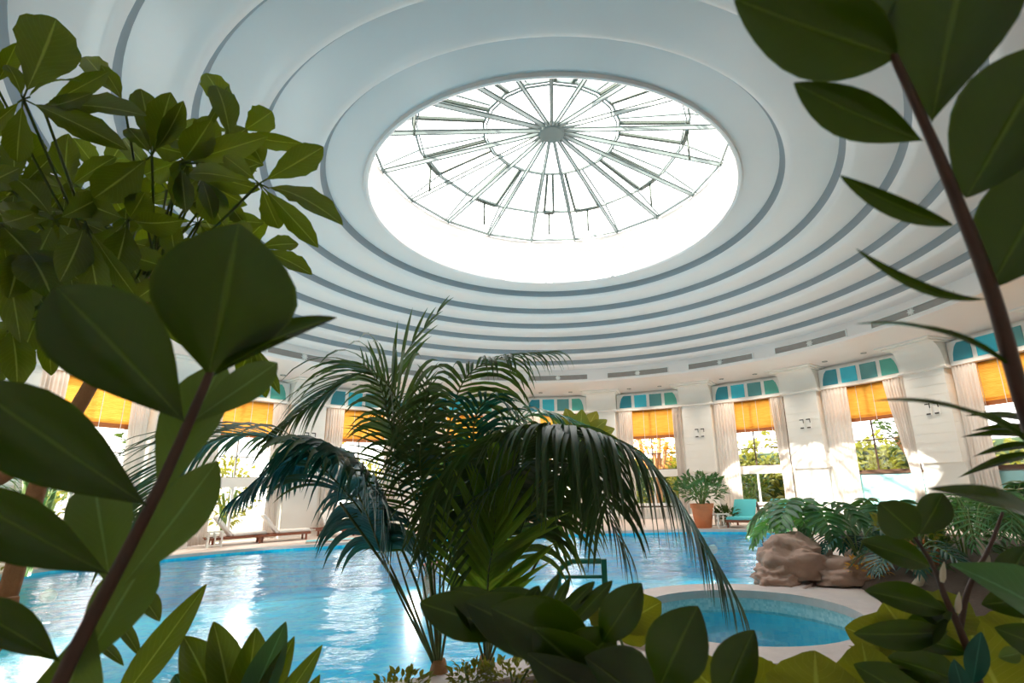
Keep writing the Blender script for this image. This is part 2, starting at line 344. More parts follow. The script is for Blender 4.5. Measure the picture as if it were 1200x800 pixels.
def ripples(P,z,step,amp,x0,x1,y0,y1):
    mb=MB(); nx=int((x1-x0)/step)+1; ny=int((y1-y0)/step)+1; idx={}
    def vid(i,j):
        if (i,j) not in idx:
            x=x0+i*step; y=y0+j*step
            h=noise.noise(Vector((x*.9,y*1.5,3)))*1.0+noise.noise(Vector((x*2.3+5,y*3.6,7)))*.55+noise.noise(Vector((x*5,y*7,1)))*.28
            idx[(i,j)]=mb.add([(x,y,z+amp*h)])
        return idx[(i,j)]
    for j in range(ny):
        y=y0+(j+.5)*step
        for i in range(nx):
            if inside(P,x0+(i+.5)*step,y): mb.face([vid(i,j),vid(i+1,j),vid(i+1,j+1),vid(i,j+1)])
    return mb
mb=ripples(offset(pool,.14),-.10,.075,.022,-13.4,7.6,4.2,19.2); tag(mb.build('pool_water',M['water']),'rippling turquoise water filling the large swimming pool','pool water',kind='stuff')
mb=ripples(offset(spa_in,.08),-.22,.05,.014,.7,3.8,5.4,8.5); tag(mb.build('spa_water',M['swater']),'calmer blue water in the small round spa pool','spa water',kind='stuff')
def band(mb,Pin,Pout,z0,z1):
    n=len(Pin); k=mb.add([Vector((p.x,p.y,z)) for Q,z in ((Pin,z0),(Pin,z1),(Pout,z1),(Pout,z0)) for p in Q])
    for i in range(n):
        j=(i+1)%n
        for a in range(3): mb.face([k+a*n+i,k+a*n+j,k+(a+1)*n+j,k+(a+1)*n+i])
mb=MB(); band(mb,offset(pool,-.03),offset(pool,.38),-.05,.035); tag(auto(mb.build('trim_1',M['coping'])),kind='structure')
mb=MB(); band(mb,arc_pts(SPA,SR-.02,0,360,48)[:-1],arc_pts(SPA,SO+.02,0,360,48)[:-1],-.05,.06); tag(auto(mb.build('trim_2',M['coping'])),kind='structure')
# narrow footbath channel behind the far coping
mb=MB(); P=[Vector((-8.6,17.75,0)),Vector((-7.2,18.3,0)),Vector((-5.6,18.95,0)),Vector((-4.2,19.3,0))]; P=cat_rom(P,5)
for i in range(len(P)-1):
    a,b=P[i],P[i+1]; t=(b-a).normalized(); nn=Vector((-t.y,t.x,0))
    mb.cur=0; mb.hexa([a-nn*.32+Vector((0,0,.0)),b-nn*.32,b+nn*.32,a+nn*.32]+[q+Vector((0,0,.07)) for q in (a-nn*.32,b-nn*.32,b+nn*.32,a+nn*.32)])
    mb.cur=1; mb.hexa([q+Vector((0,0,.06)) for q in (a-nn*.2,b-nn*.2,b+nn*.2,a+nn*.2)]+[q+Vector((0,0,.08)) for q in (a-nn*.2,b-nn*.2,b+nn*.2,a+nn*.2)])
tag(mb.build('trim_3',[M['coping'],M['spatile']],smooth=False),kind='structure')
# ------------------------------------------------------------------ ceiling
AR=[5.15,6.19,7.15,8.06,9.08,9.94,10.6]; AZ=[8.2,7.937,7.674,7.41,7.147,6.884,6.62]
prof=[(4.62,9.86),(4.62,9.72),(4.44,9.70),(4.42,8.32),(4.32,8.31),(4.31,8.17),(4.36,8.14),(4.40,8.14),(4.42,8.20)]
for i in range(6):
    r,z=AR[i],AZ[i]; z2=AZ[i+1]
    prof+=[(r,z),(r+.012,z-.04),(r+.045,z-.10),(r+.09,z-.165),(r+.14,z-.22),(r+.19,z-.252),(r+.25,z2),(r+.42,z2)]
prof+=[(10.58,6.62),(10.6,6.61),(10.6,6.12),(10.66,6.06),(14.6,6.05)]
mb=MB(); n=152; m=len(prof)
for i in range(n):
    a=360*i/n; mb.add([pol(a,r,z) for r,z in prof])
for i in range(n):
    j=(i+1)%n
    for k in range(m-1):
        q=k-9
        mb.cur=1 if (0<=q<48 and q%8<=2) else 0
        mb.face([i*m+k,i*m+k+1,j*m+k+1,j*m+k])
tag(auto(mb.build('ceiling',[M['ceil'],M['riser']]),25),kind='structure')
# ------------------------------------------------------------------ walls, piers, windows
STEP=360/19; A0=-.75
def bayc(k): return A0+STEP*k
HW=6.05
sides={'wall_back':[-1,0,1],'wall_right':[2,3,4,5,6],'wall_left':[-2,-3,-4,-5,-6],'wall_front':[7,8,9,-7,-8,-9]}
PARAPET={3,4}
def sillz(k): return 1.82 if k in PARAPET else (.12 if k<0 else .5)
for nm,ks in sides.items():
    mb=MB()
    for k in ks:
        c=bayc(k)
        # pier on the + side of the bay (and the - side for the first negative runs)
        p0=c+HW; p1=c+STEP-HW; pc=(p0+p1)/2
        mb.arcbox(p0,p1,14.12,14.5,0,6.05,5)
        # clad pier with siding boards
        w=2.75
        mb.arcbox(pc-w+.1,pc+w-.1,13.86,14.15,0,2.05,4)
        z=2.05
        while z<5.08:
            mb.arcbox(pc-w,pc+w,13.70,14.15,z,min(z+.305,5.09),4); 
            mb.arcbox(pc-w+.06,pc+w-.06,13.715,14.15,z+.30,min(z+.32,5.1),4); z+=.318
        # coved capital
        mb.arcprof(pc-w-.3,pc+w+.3,[(14.2,5.18),(13.70,5.18),(13.69,5.45),(13.62,5.68),(13.47,5.88),(13.25,6.0),(13.1,6.05),(14.2,6.05)],6,closed=True)
        # stepped slabs under the soffit
        mb.arcbox(pc-w-1.3,pc+w+1.3,12.75,14.2,6.0,6.06,6); mb.arcbox(pc-w-.8,pc+w+.8,12.95,14.2,5.955,6.01,6)
        # wall above and below the window
        if abs(k)>=6: mb.arcbox(c-HW,c+HW,14.12,14.5,0,6.05,8); continue
        mb.arcbox(c-HW,c+HW,14.12,14.5,5.12,6.05,8)
        s=sillz(k)
        if s>.15: mb.arcbox(c-HW,c+HW,14.12,14.5,0,s-.04,8)
    tag(auto(mb.build(nm,M['wall'])),kind='structure')
# cornice (continuous string moulding)
mb=MB()
for k in range(-9,10):
    pc=bayc(k)+STEP/2
    mb.arcprof(pc-3.3,pc+3.3,[(14.1,5.09),(13.66,5.09),(13.60,5.13),(13.60,5.17),(13.66,5.19),(14.1,5.19)],5,closed=True)
tag(auto(mb.build('trim_4',M['trimw'])),kind='structure')
mb=MB()
for k in range(-9,10):
    pc=bayc(k)+STEP/2
    mb.arcprof(pc-3.2,pc+3.2,[(14.1,0),(13.66,0),(13.66,.16),(13.72,.20),(14.1,.20)],5,closed=True)
tag(auto(mb.build('baseboard_round',M['trimw'])),kind='structure')
VIS=list(range(-4,5))
wn=0
for k in list(range(-5,6)):
    wn+=1; c=bayc(k); s=sillz(k); W=thing('window_%d'%wn,None,None,pol(c,14.2,0),kind='structure')
    fm=M['framegrey'] if k<0 else M['frame']
    f=MB(); r0,r1=14.2,14.3
    f.arcbox(c-HW,c-HW+.32,r0,r1,s,5.12); f.arcbox(c+HW-.32,c+HW,r0,r1,s,5.12); f.arcbox(c-HW,c+HW,r0,r1,5.04,5.12); f.arcbox(c-HW,c+HW,r0,r1,s,s+.08)
    if s<1: f.arcbox(c-HW,c+HW,r0,r1,2.23,2.27)
    WF=f.build('window_frame',fm,W,smooth=False)
    f=MB()
    for dz in ((3.0,)+((3.95,)if k in VIS else (3.95,))): f.arcbox(c-HW+.3,c+HW-.3,14.22,14.27,dz-.02,dz+.02)
    lo=2.27 if s<1 else s+.08
    f.arcbox(c-.1,c+.1,14.22,14.27,lo,5.05)
    f.arcbox(c-HW/2-.9,c-HW/2-.8,14.22,14.27,lo,5.05) if k<0 else None
    f.build('glazing_bar',fm,WF,smooth=False)
    if s<1:
        f=MB(); f.arcbox(c-HW,c+HW,14.16,14.3,1.90,2.24); f.arcbox(c-HW+.3,c-HW+.7,14.2,14.28,s+.08,1.9); f.arcbox(c+HW-.7,c+HW-.3,14.2,14.28,s+.08,1.9)
        f.arcbox(c-.16,c+.16,14.2,14.28,s+.08,1.9); f.arcbox(c-HW+.3,c+HW-.3,14.2,14.28,s+.06,s+.2)
        f.build('door_leaf' if s<.2 else 'lower_sash',M['trimw'],W,smooth=False)
    f=MB(); f.arcbox(c-HW+.2,c+HW-.2,14.24,14.25,s+.06,5.08); f.build('pane',M['glass'],W,smooth=False)
    if s>.15:
        f=MB(); f.arcbox(c-HW-.1,c+HW+.1,13.98,14.3,s-.06,s); f.build('window_sill',M['frame'] if s>1 else M['trimw'],W,smooth=False)
    if k in PARAPET:
        f=MB(); f.arcbox(c-HW+.1,c+HW-.1,14.06,14.13,.1,s-.10); f.build('parapet_panel',M['turq'],W,smooth=False)
    # tinted transom lights
    f=MB(); f.arcprof(c-HW-.25,c+HW+.25,[(14.15,5.14),(13.93,5.14),(13.93,5.94),(14.15,5.99)],8,closed=True); f.arcbox(c-HW-.3,c+HW+.3,13.88,14.15,5.12,5.19,8)
    TF=f.build('transom_frame',M['trimw'],W,smooth=False)
    if k in VIS:
        wp=2.42; gp=.62; x0=-(4*wp+3*gp)/2
        for i in range(4):
            g=MB(); a0=c+x0+i*(wp+gp); a1=a0+wp; z0,z1=5.27,5.86
            P=[(a0,z0),(a1,z0),(a1,z1),(a0,z1)]
            if i==3: P=[(a0,z0),(a1,z0),(a1-.12,z0+.25),(a1-.42,z0+.47),(a1-.8,z1),(a0,z1)]
            if i==0: P=[(a0,z0),(a1,z0),(a1,z1),(a0+.8,z1),(a0+.42,z0+.47),(a0+.12,z0+.25)]
            n=len(P); b=g.add([pol(a,13.905,z) for a,z in P]+[pol(a,13.96,z) for a,z in P])
            g.face([b+j for j in range(n)]); g.face([b+n+j for j in range(n-1,-1,-1)])
            for j in range(n): g.face([b+j,b+n+j,b+n+(j+1)%n,b+(j+1)%n])
            g.build('tinted_pane',M['t%d'%i],TF,smooth=False)
# curtains
WNAME={-4:'the leftmost window',-3:'the second window from left',-2:'the third window from left',-1:'the window behind the palm',0:'the window above the palm frond',1:'the window beside the potted plant',2:'the window behind the turquoise lounger',3:'the window above the turquoise parapet',4:'the rightmost window'}
def curtain(a_out,a_in_top,a_in_low,zb,label,seed):
    mb=MB(); rg=random.Random(seed); nz=16; nx=44; npl=7; ph=rg.uniform(0,6)
    for j in range(nz+1):
        z=5.10-(5.10-zb)*j/nz; t=max(0,min(1,(5.0-z)/3.4)); ai=a_in_top+(a_in_low-a_in_top)*t**1.2
        if z<1.6: ai=a_in_low+(a_in_top-a_in_low)*.25*(1.6-z)/1.6
        row=[]
        for i in range(nx+1):
            u=i/nx; a=a_out+(ai-a_out)*u
            r=14.0-.07+.05*math.sin(u*npl*2*PI+ph+.6*math.sin(z*.8+seed))*(.8+.3*math.sin(u*13+seed))
            row.append(pol(a,r,z))
        b=mb.add(row)
        if j:
            for i in range(nx): mb.face([b-nx-1+i,b-nx+i,b+i+1,b+i])
    o=mb.build('curtain',M['curtain']); sd=o.modifiers.new('thick','SOLIDIFY'); sd.thickness=.006
    return tag(o,label,'curtain','cream curtains beside the tall windows')
for k in VIS:
    c=bayc(k); zb=.03 if k not in PARAPET else .03
    cl_={2:-2.5,3:-2.2,1:-3.4,0:-3.25}.get(k,-3.2); ct,cw={2:(4.0,4.6),3:(3.2,5.0),1:(4.6,4.7),0:(4.4,4.5)}.get(k,(4.0,4.3))
    curtain(c-HW-.15,c+cl_,c+cl_-.1,zb,'cream curtain on the left side of '+WNAME[k],k+20)
    curtain(c+HW+.15,c+ct,c+cw,zb,'cream curtain on the right side of '+WNAME[k],k+40)
    # bamboo roller blinds
    B=thing('bamboo_blind','orange bamboo blind half lowered in '+WNAME[k],'blind',pol(c,14.16,3.7),'orange bamboo blinds')
    mb=MB(); nz=60; nx=10; zt=5.1; z0=3.86 if k!=0 else 3.4
    for j in range(nz+1):
        z=zt-(zt-z0)*j/nz; r=14.165+(.006 if j%2 else -.006)
        b=mb.add([pol(c-HW+.35+(2*HW-.7)*i/nx,r,z) for i in range(nx+1)])
        if j:
            for i in range(nx): mb.face([b-nx-1+i,b-nx+i,b+i+1,b+i])
    BS=mb.build('blind_sheet',M['bamboo'],B,smooth=False)
    mb=MB(); mb.arcbox(c-HW+.35,c+HW-.35,14.12,14.19,z0-.14,z0); mb.build('bottom_rail',M['rail'],B,smooth=False)
    mb=MB()
    for d in (-3.6,-1.2,1.2,3.6): mb.arcbox(c+d-.03,c+d+.03,14.105,14.12,z0-.14,zt,1)
    mb.build('cord',M['whitecloth'],BS,smooth=False)
# ceiling vents on the fascia, pier vents, downlights
def az_place(name,az,r,z): return pol(az,r,z)
for k in range(-4,5):
    c=bayc(k)+.6; T=thing('ceiling_vent','taupe slot vent in the ceiling fascia above '+WNAME[k],'vent',pol(c,10.58,6.25),'slot vents in the ceiling fascia')
    f=MB(); r0,r1=10.555,10.62
    f.arcbox(c-7.2,c+7.2,r0,r1,6.37,6.395); f.arcbox(c-7.2,c+7.2,r0,r1,6.135,6.155); f.arcbox(c-7.2,c-7.05,r0,r1,6.14,6.39); f.arcbox(c+7.05,c+7.2,r0,r1,6.14,6.39)
    VF=f.build('vent_frame',M['trimw'],T,smooth=False)
    f=MB(); f.arcbox(c-7.1,c+7.1,10.588,10.61,6.15,6.375)
    VG=f.build('vent_grille',M['ventgrey'],T,smooth=False)
    f=MB()
    for q in range(5): f.arcbox(c-7.1,c+7.1,10.57,10.59,6.165+.045*q,6.178+.045*q)
    f.build('louvre',M['ventgrey'],VG,smooth=False)
    f=MB(); ctr=pol(c,10.55,6.265); az=R_(c); tx=Vector((math.cos(az),-math.sin(az),0)); up=Vector((0,0,1)); nn=Vector((-math.sin(az),-math.cos(az),0))
    ring=[]
    for q in range(16):
        rr=.13 if q%2==0 else .075; a=2*PI*q/16; ring.append(ctr+(tx*math.cos(a)+up*math.sin(a))*rr)
    b=f.add([ctr+nn*.035]+ring+[p-nn*.03 for p in ring])
    for q in range(16): f.face([b,b+1+q,b+1+(q+1)%16]); f.face([b+1+q,b+17+q,b+17+(q+1)%16,b+1+(q+1)%16])
    f.build('medallion',M['medal'],VF,smooth=False)
for k in range(-5,5):
    pc=bayc(k)+STEP/2
    if k==-5: continue
    T=thing('wall_vent','small white wall vents on the pier right of '+WNAME[k],'vent',pol(pc,13.7,3.8),'small vents on the white piers')
    az=R_(pc+.35)
    for q in (-.55,.55):
        f=MB(); a=pc+.35+q
        f.arcbox(a-.36,a+.36,13.665,13.71,3.60,4.02,1); VB=f.build('vent_body',M['trimw'],T,smooth=False)
        f=MB(); f.arcbox(a-.34,a+.34,13.655,13.668,3.96,4.0,1); f.arcbox(a+.22,a+.34,13.655,13.668,3.84,3.97,1); f.build('slot',M['dark'],VB,smooth=False)
        f=MB(); f.arcbox(a-.30,a+.26,13.655,13.668,3.62,3.67,1); f.build('slot',M['dark'],VB,smooth=False)
for k in VIS:
    for d in (-3.2,3.2):
        c=bayc(k)+d; T=thing('downlight',('left' if d<0 else 'right')+' round downlight in the soffit before '+WNAME[k],'downlight',pol(c,13.0,6.05),'recessed downlights in the soffit')
        f=MB(); P=pol(c,13.0,6.05); f.lathe([(.07,0),(.10,0),(.10,-.015),(.075,-.018),(.07,0)],P,20); TR_=f.build('trim_ring',M['steel'],T)
        f=MB(); f.lathe([(0,.0),(.07,-.004)],P,20); f.build('lens',M['medal'],TR_)
        ld=bpy.data.lights.new('downlight_lamp','SPOT'); ld.energy=160; ld.spot_size=R_(120); ld.spot_blend=1; ld.shadow_soft_size=.06; ld.color=(1,.84,.68)
        lo_=bpy.data.objects.new('downlight_lamp',ld); col.objects.link(lo_); lo_.location=P-Vector((0,0,.03))
# ------------------------------------------------------------------ skylight
SK=thing('skylight','round glass skylight with radial grey steel ribs above the pool','skylight',(CX,CY,9.7))
RA=8.75
def conz(r): return 10.58-(r/4.4)*.84
for i in range(19):
    a=RA+STEP*i; f=MB(); az=R_(a); tx=Vector((math.cos(az),-math.sin(az),0))
    p0=pol(a,.2,conz(.2)); p1=pol(a,4.5,conz(4.5)); up=Vector((0,0,1))
    w=.022; h=.05
    f.hexa([p0-tx*w-up*h,p1-tx*w-up*h,p1+tx*w-up*h,p0+tx*w-up*h,p0-tx*w+up*h,p1-tx*w+up*h,p1+tx*w+up*h,p0+tx*w+up*h])
    w=.045
    q0=p0+up*.05;q1=p1+up*.05
    f.hexa([q0-tx*w,q1-tx*w,q1+tx*w,q0+tx*w,q0-tx*w+up*.012,q1-tx*w+up*.012,q1+tx*w+up*.012,q0+tx*w+up*.012])
    f.build('rib',M['steel'],SK,smooth=False)
f=MB(); f.lathe([(0,10.45),(.30,10.45),(.33,10.48),(.33,10.62),(.24,10.68),(0,10.70)],(CX,CY,0),28); auto(f.build('hub',M['steel'],SK))
def ringpoly(name,r,z,w,h,mt,off=0,n=19):
    f=MB()
    for i in range(n):
        a=RA+STEP*i; f.arcbox(a,a+STEP,r-w/2,r+w/2,z-h/2,z+h/2,1)
    f.build(name,mt,SK,smooth=False)
ringpoly('base_ring',4.42,9.745,.05,.06,M['steel'])
ringpoly('middle_ring',3.45,10.24,.05,.06,M['steel']); ringpoly('middle_ring',3.36,10.20,.03,.04,M['steel'])
ringpoly('inner_ring',1.76,10.50,.05,.06,M['steel']); ringpoly('inner_ring',1.68,10.47,.03,.04,M['steel'])
for i in range(0,19,2):
    a0=RA+STEP*i+STEP*.5-6.5; a1=a0+13.0
    if i==18: a0+=2;a1-=6
    f=MB(); z=lambda r:10.50-(r-1.7)*.14
    for aa in (a0,a1):
        p=pol(aa,1.75,z(1.75)-.03); q=pol(aa,3.42,z(3.42)-.08); az=R_(aa); tx=Vector((math.cos(az),-math.sin(az),0)); up=Vector((0,0,1))
        f.hexa([p-tx*.035,q-tx*.035,q+tx*.035,p+tx*.035,p-tx*.035+up*.07,q-tx*.035+up*.07,q+tx*.035+up*.07,p+tx*.035+up*.07])
    f.arcbox(a0,a1,3.36,3.46,z(3.42)-.09,z(3.42)+.01,2)
    VC=f.build('vent_casement',M['steeldk'],SK,smooth=False)
    f=MB(); am=(a0+a1)/2; f.tube([pol(am,3.42,10.24),pol(am,3.42,9.45)],.028,8); f.tube([pol(am,3.42,10.27),pol(am,3.42,10.12)],.032,8); f.build('opening_rod',M['steeldk'],VC)
# outer glazing bars and glass
gp=[(0.15,10.74),(1.0,10.68),(1.76,10.58),(3.45,10.34),(4.62,9.86)]
f=MB()
for i in range(19):
    a=RA+STEP*i+.0
    for q in range(2,4):
        p=pol(a,*gp[q]); w=pol(a,*gp[q+1]); az=R_(a); tx=Vector((math.cos(az),-math.sin(az),0)); up=Vector((0,0,1))
        f.hexa([p-tx*.02-up*.03,w-tx*.02-up*.03,w+tx*.02-up*.03,p+tx*.02-up*.03,p-tx*.02,w-tx*.02,w+tx*.02,p+tx*.02])
f.build('glazing_bar',M['steel'],SK,smooth=False)
f=MB(); f.lathe(gp,(CX,CY,0),38); f.build('glazing',M['skyglass'],SK)
# ------------------------------------------------------------------ furniture
def rot(az): return Matrix.Rotation(R_(az),3,'Z')
def lounger(P,rz,label,cush,back,frame,wd=.72,ln=1.9,group='sun loungers around the pool'):
    T=thing('sun_lounger',label,'sun lounger',P,group); Rm=rot(rz); P=Vector(P)
    def pt(x,y,z): return P+Rm@Vector((x,y,z))
    f=MB(); f.box(pt(0,-wd/2,.24),(ln,.05,.08),Rm); f.box(pt(0,wd/2,.24),(ln,.05,.08),Rm); f.box(pt(-ln/2,0,.24),(.05,wd,.08),Rm); f.box(pt(ln/2,0,.24),(.05,wd,.08),Rm)
    for i in range(7): f.box(pt(-ln/2+.15+i*.26,0,.27),(.12,wd,.02),Rm)
    f.build('frame',frame,T,smooth=False)
    for sx in(-1,1):
        for sy in(-1,1):
            f=MB(); f.box(pt(sx*(ln/2-.12),sy*(wd/2-.03),.13),(.06,.06,.26),Rm); f.build('leg',frame,T,smooth=False)
    f=MB(); f.box(pt(-.35,0,.33),(ln-.7,wd-.04,.10),Rm); o=f.build('seat_cushion',cush,T); bv=o.modifiers.new('b','BEVEL'); bv.width=.03; bv.segments=3
    f=MB(); M2=Rm@Matrix.Rotation(R_(-52),3,'Y'); f.box(pt(ln/2-.42+.0,0,.62),(.80,wd-.04,.10),M2); o=f.build('backrest',back,T); bv=o.modifiers.new('b','BEVEL'); bv.width=.03; bv.segments=3
    return T
def face_az(P):  # +x axis points away from the pool centre
    return math.degrees(math.atan2(P.y-CY,P.x-CX))
P=onz(872,617); P.z=0; lounger(P,face_az(P)+4,'turquoise lounger with red-brown base beside the potted plant',M['turqcloth'],M['turqcloth'],M['teak'],wd=.85,ln=1.4)
P=onz(914,618); P.z=0; lounger(P,face_az(P)+2,'turquoise lounger half hidden by the split-leaf plant on the rock',M['turqcloth'],M['turqcloth'],M['teak'],wd=.9,ln=1.5)
lab=['white cushioned lounger between palm stems, leftmost of the three with upright backs','white cushioned lounger between palm stems, middle of the three with upright backs','white cushioned lounger between palm stems, rightmost of the three with upright backs']
for i,(x,y) in enumerate([(388,628),(416,626),(444,624)]):
    P=onz(x,y); P.z=0; lounger(P,face_az(P)+5,lab[i],M['whitecloth'],M['whitecloth'],M['teak'],wd=.62,ln=1.2)
for i,(x,y) in enumerate([(276,637.5),(330,633.5)]):
    P=onz(x,y); P.z=0; lounger(P,face_az(P)+75,['red-brown framed white lounger beside the white frame table at left','red-brown framed white lounger below the drooping left palm frond'][i],M['whitecloth'],M['whitecloth'],M['teak'],wd=.66,ln=1.7)
for i,(x,y) in enumerate([(540,622),(585,621)]):
    P=onz(x,y); P.z=0; lounger(P,face_az(P)+5,['white lounger at far poolside seen behind the bright green frond, left one','white lounger at far poolside seen behind the bright green frond, right one'][i],M['whitecloth'],M['whitecloth'],M['teak'],wd=.7,ln=1.6)
def cubetable(P,s,label,rz=10,h=None):
    T=thing('side_table',label,'side table',P,'white frame side tables'); Rm=rot(rz); P=Vector(P); h=h or s
    f=MB(); f.box(P+Vector((0,0,h-.02)),(s,s,.04),Rm); f.build('tabletop',M['white'],T,smooth=False)
    for sx in(-1,1):
        for sy in(-1,1):
            f=MB(); f.box(P+Rm@Vector((sx*(s/2-.025),sy*(s/2-.025),(h-.04)/2)),(.05,.05,h-.04),Rm); f.build('leg',M['white'],T,smooth=False)
    f=MB()
    for sy in(-1,1): f.box(P+Rm@Vector((0,sy*(s/2-.025),h*.12)),(s,.04,.04),Rm)
    for sy in(-1,1): f.box(P+Rm@Vector((0,sy*(s/2-.02),h*.5)),(.04,.03,h*.75),Rm)
    f.build('rail',M['white'],T,smooth=False)
P=onz(844,618); P.z=0; cubetable(P,.5,'small white cube frame table between potted plant and turquoise lounger',rz=20)
P=onz(250,641); P.z=0; cubetable(P,.42,'white slatted frame table at left edge of the far deck',rz=40,h=.5)
# handrail dark next to lounger
P=onz(893,621); P.z=0
f=MB(); f.tube(cat_rom([P+Vector((0,0,0)),P+Vector((-.02,0,.7)),P+Vector((-.1,-.1,.92)),P+Vector((-.2,-.35,.8)),P+Vector((-.22,-.5,.2)),P+Vector((-.22,-.55,-.5))],5),.022,8)
tag(f.build('pool_handrail',M['frame']),'thin dark curved pool handrail in front of the turquoise loungers','handrail')
def pot(P,r,h,label,mt=None):
    f=MB(); f.lathe([(0,0),(r*.66,0),(r*.7,.02),(r*.92,h*.82),(r*1.0,h*.83),(r*1.03,h),(r*.92,h),(r*.88,h*.88),(0,h*.88)],P,32)
    o=auto(f.build('plant_pot',mt or M['terra'],loc=P)); return tag(o,label,'plant pot')
# ------------------------------------------------------------------ plants
def rnd_leaf_dir(rg): 
    a=rg.uniform(0,2*PI); return Vector((math.cos(a),math.sin(a),0))
def shrub(name,P,r,h,n,ll,lw,mt,label,cat='plant',group=None,seed=1,stem=None,shape='lan',nv=4,base=0,parent=None,up=.35,nst=5,z0=.15):
    rg=random.Random(seed); P=Vector(P); T=thing(name,label,cat,P,group)
    s=MB(); tips=[]
    for i in range(nst):
        d=rnd_leaf_dir(rg)*r*rg.uniform(.2,.7); top=P+d+Vector((0,0,h*rg.uniform(.5,.9)))
        s.tube(cat_rom([P+d*.15+Vector((0,0,0)),P+d*.5+Vector((0,0,h*.35)),top],4),[.02*max(.5,h)]*9,5); tips.append(top)
    s.build('stem',stem or M['gstem'],T)
    f=MB()
    for i in range(n):
        while True:
            q=Vector((rg.uniform(-1,1),rg.uniform(-1,1),rg.uniform(-1,1)))
            if .35<q.length<1: break
        c=P+Vector((q.x*r,q.y*r,h*(z0+(1-z0)*(q.z*.5+.5))))
        d=Vector((q.x,q.y,q.z*.6+up)).normalized(); d=(d+Vector((rg.uniform(-.7,.7),rg.uniform(-.7,.7),rg.uniform(-.6,.5)))).normalized()
        l=ll*rg.uniform(.7,1.25)
        f.leaf(c,c+d*l,lw*rg.uniform(.8,1.2),nrm=Vector((rg.uniform(-.6,.6),rg.uniform(-.6,.6),1)),fold=.3,bend=.12,shape=shape,nv=nv)
    f.build('foliage',mt,T); return T
def frond(parent,pts,ll,n,w,mt,name='frond',t0=.25,droop=.5,up=.06,stem=M['pstem'],rr=.012,seed=0,a0=70,a1=22,nrm=None,curve=6,taper=.55,lift=1.0,pw=2):
    """pinnate leaf: rachis through pts, leaflets on both sides bending down under their weight"""
    rg=random.Random(seed); C=cat_rom(pts,curve); m=len(C)
    f=MB(); f.cur=1; f.tube(C,[rr*(1-.75*i/(m-1)) for i in range(m)],6); f.cur=0
    ls=[0]
    for i in range(1,m): ls.append(ls[-1]+(C[i]-C[i-1]).length)
    tot=ls[-1]
    def ev(t):
        d=t*tot
        for i in range(1,m):
            if ls[i]>=d: k=(d-ls[i-1])/max(1e-9,ls[i]-ls[i-1]); return C[i-1].lerp(C[i],k),(C[i]-C[i-1]).normalized()
        return C[-1],(C[-1]-C[-2]).normalized()
    for i in range(n):
        t=t0+(1-t0)*(i+.5)/n; p,T=ev(t); tt=(t-t0)/(1-t0)
        Nn=Vector(nrm) if nrm is not None else Vector((0,0,1))
        Nn=(Nn-T*Nn.dot(T)); Nn=Nn.normalized() if Nn.length>.05 else T.orthogonal().normalized()
        S=T.cross(Nn).normalized()
        prof=(.55+.45*math.sin(PI*min(1,tt*1.15+.12)))*(1-taper*max(0,tt-.55)/.45*.8)
        for sg in(-1,1):
            l=ll*prof*rg.uniform(.9,1.08); a=R_(a0+(a1-a0)*tt**1.2+rg.uniform(-5,5))
            d=(T*math.cos(a)+S*sg*math.sin(a)+Nn*up).normalized(); q=p.copy(); ns=7; ww=w*rg.uniform(.85,1.1)*(1-.35*tt)
            dr=droop*rg.uniform(.8,1.25); b=None
            for j in range(ns+1):
                v=j/ns; hw=ww/2*(math.sin(PI*min(1,(v*.93+.07)**.7))**.8 if j<ns else .02)
                sd=d.cross(Nn); sd=sd.normalized() if sd.length>1e-5 else S
                nn=sd.cross(d)
                b=f.add([q-sd*hw+nn*hw*.35,q,q+sd*hw+nn*hw*.35])
                if j:
                    v0=(j-1)/ns
                    f.face([b-3,b-2,b+1,b],[(0,v0),(.5,v0),(.5,v),(0,v)]); f.face([b-2,b-1,b+2,b+1],[(.5,v0),(1,v0),(1,v),(.5,v)])
                q=q+d*(l/ns); d=(d+Vector((0,0,-1))*dr*(.25+v*.9)/ns*2.2).normalized()
    return f.build(name,[mt,stem],parent)
# ---- centre kentia palms
PA=onz(514,792); PA.z=0; PB=onz(570,786); PB.z=0
KA=thing('kentia_palm','tall feathery palm with many thin stems rising from left of the pool edge centre','palm',PA)
KB=thing('kentia_palm','tall feathery palm whose huge dark frond arches right over the spa','palm',PB)
def fr(par,base,px,ll,n,w,mt,**k):
    pts=[base+Vector((0,0,.02))]+[at(x,y,d) for x,y,d in px]
    return frond(par,pts,ll,n,w,mt,**k)
dA=PA.y*math.cos(TH)-EYE*math.sin(TH)+.0
D=dA
f=MB()
for P in (PA,PB):
    f=MB(); f.lathe([(0,-.02),(.09,-.02),(.085,.05),(.06,.14),(0,.16)],P,12); f.build('root_crown',M['bark'],KA if P is PA else KB)
pl=M['Lpalm']; tl=M['Lpalmteal']; li=M['Lpalmlit']
# left palm: top-left, spear, lower left, teal clusters
fr(KA,PA,[(503,650,D),(482,540,D),(466,470,D),(432,436,D-.1),(380,462,D-.2),(325,505,D-.3)],1.05,40,.05,pl,t0=.50,droop=1.1,seed=1,a0=62,a1=14)
fr(KA,PA,[(500,650,D),(474,540,D+.1),(452,470,D+.1),(478,410,D+.1),(520,358,D+.1)],.60,8,.055,pl,t0=.60,droop=.25,seed=2,a0=34,a1=6,up=.1)
fr(KA,PA,[(470,690,D),(430,610,D),(390,560,D-.2),(340,520,D-.3),(262,512,D-.4),(190,560,D-.5),(140,640,D-.5)],1.15,50,.05,pl,t0=.42,droop=1.0,seed=3,a0=62,a1=18)
fr(KA,PA,[(460,680,D),(425,590,D-.1),(390,530,D-.1),(340,540,D-.2),(285,580,D-.3)],1.0,54,.065,tl,t0=.40,droop=1.7,seed=4,a0=75,a1=25)
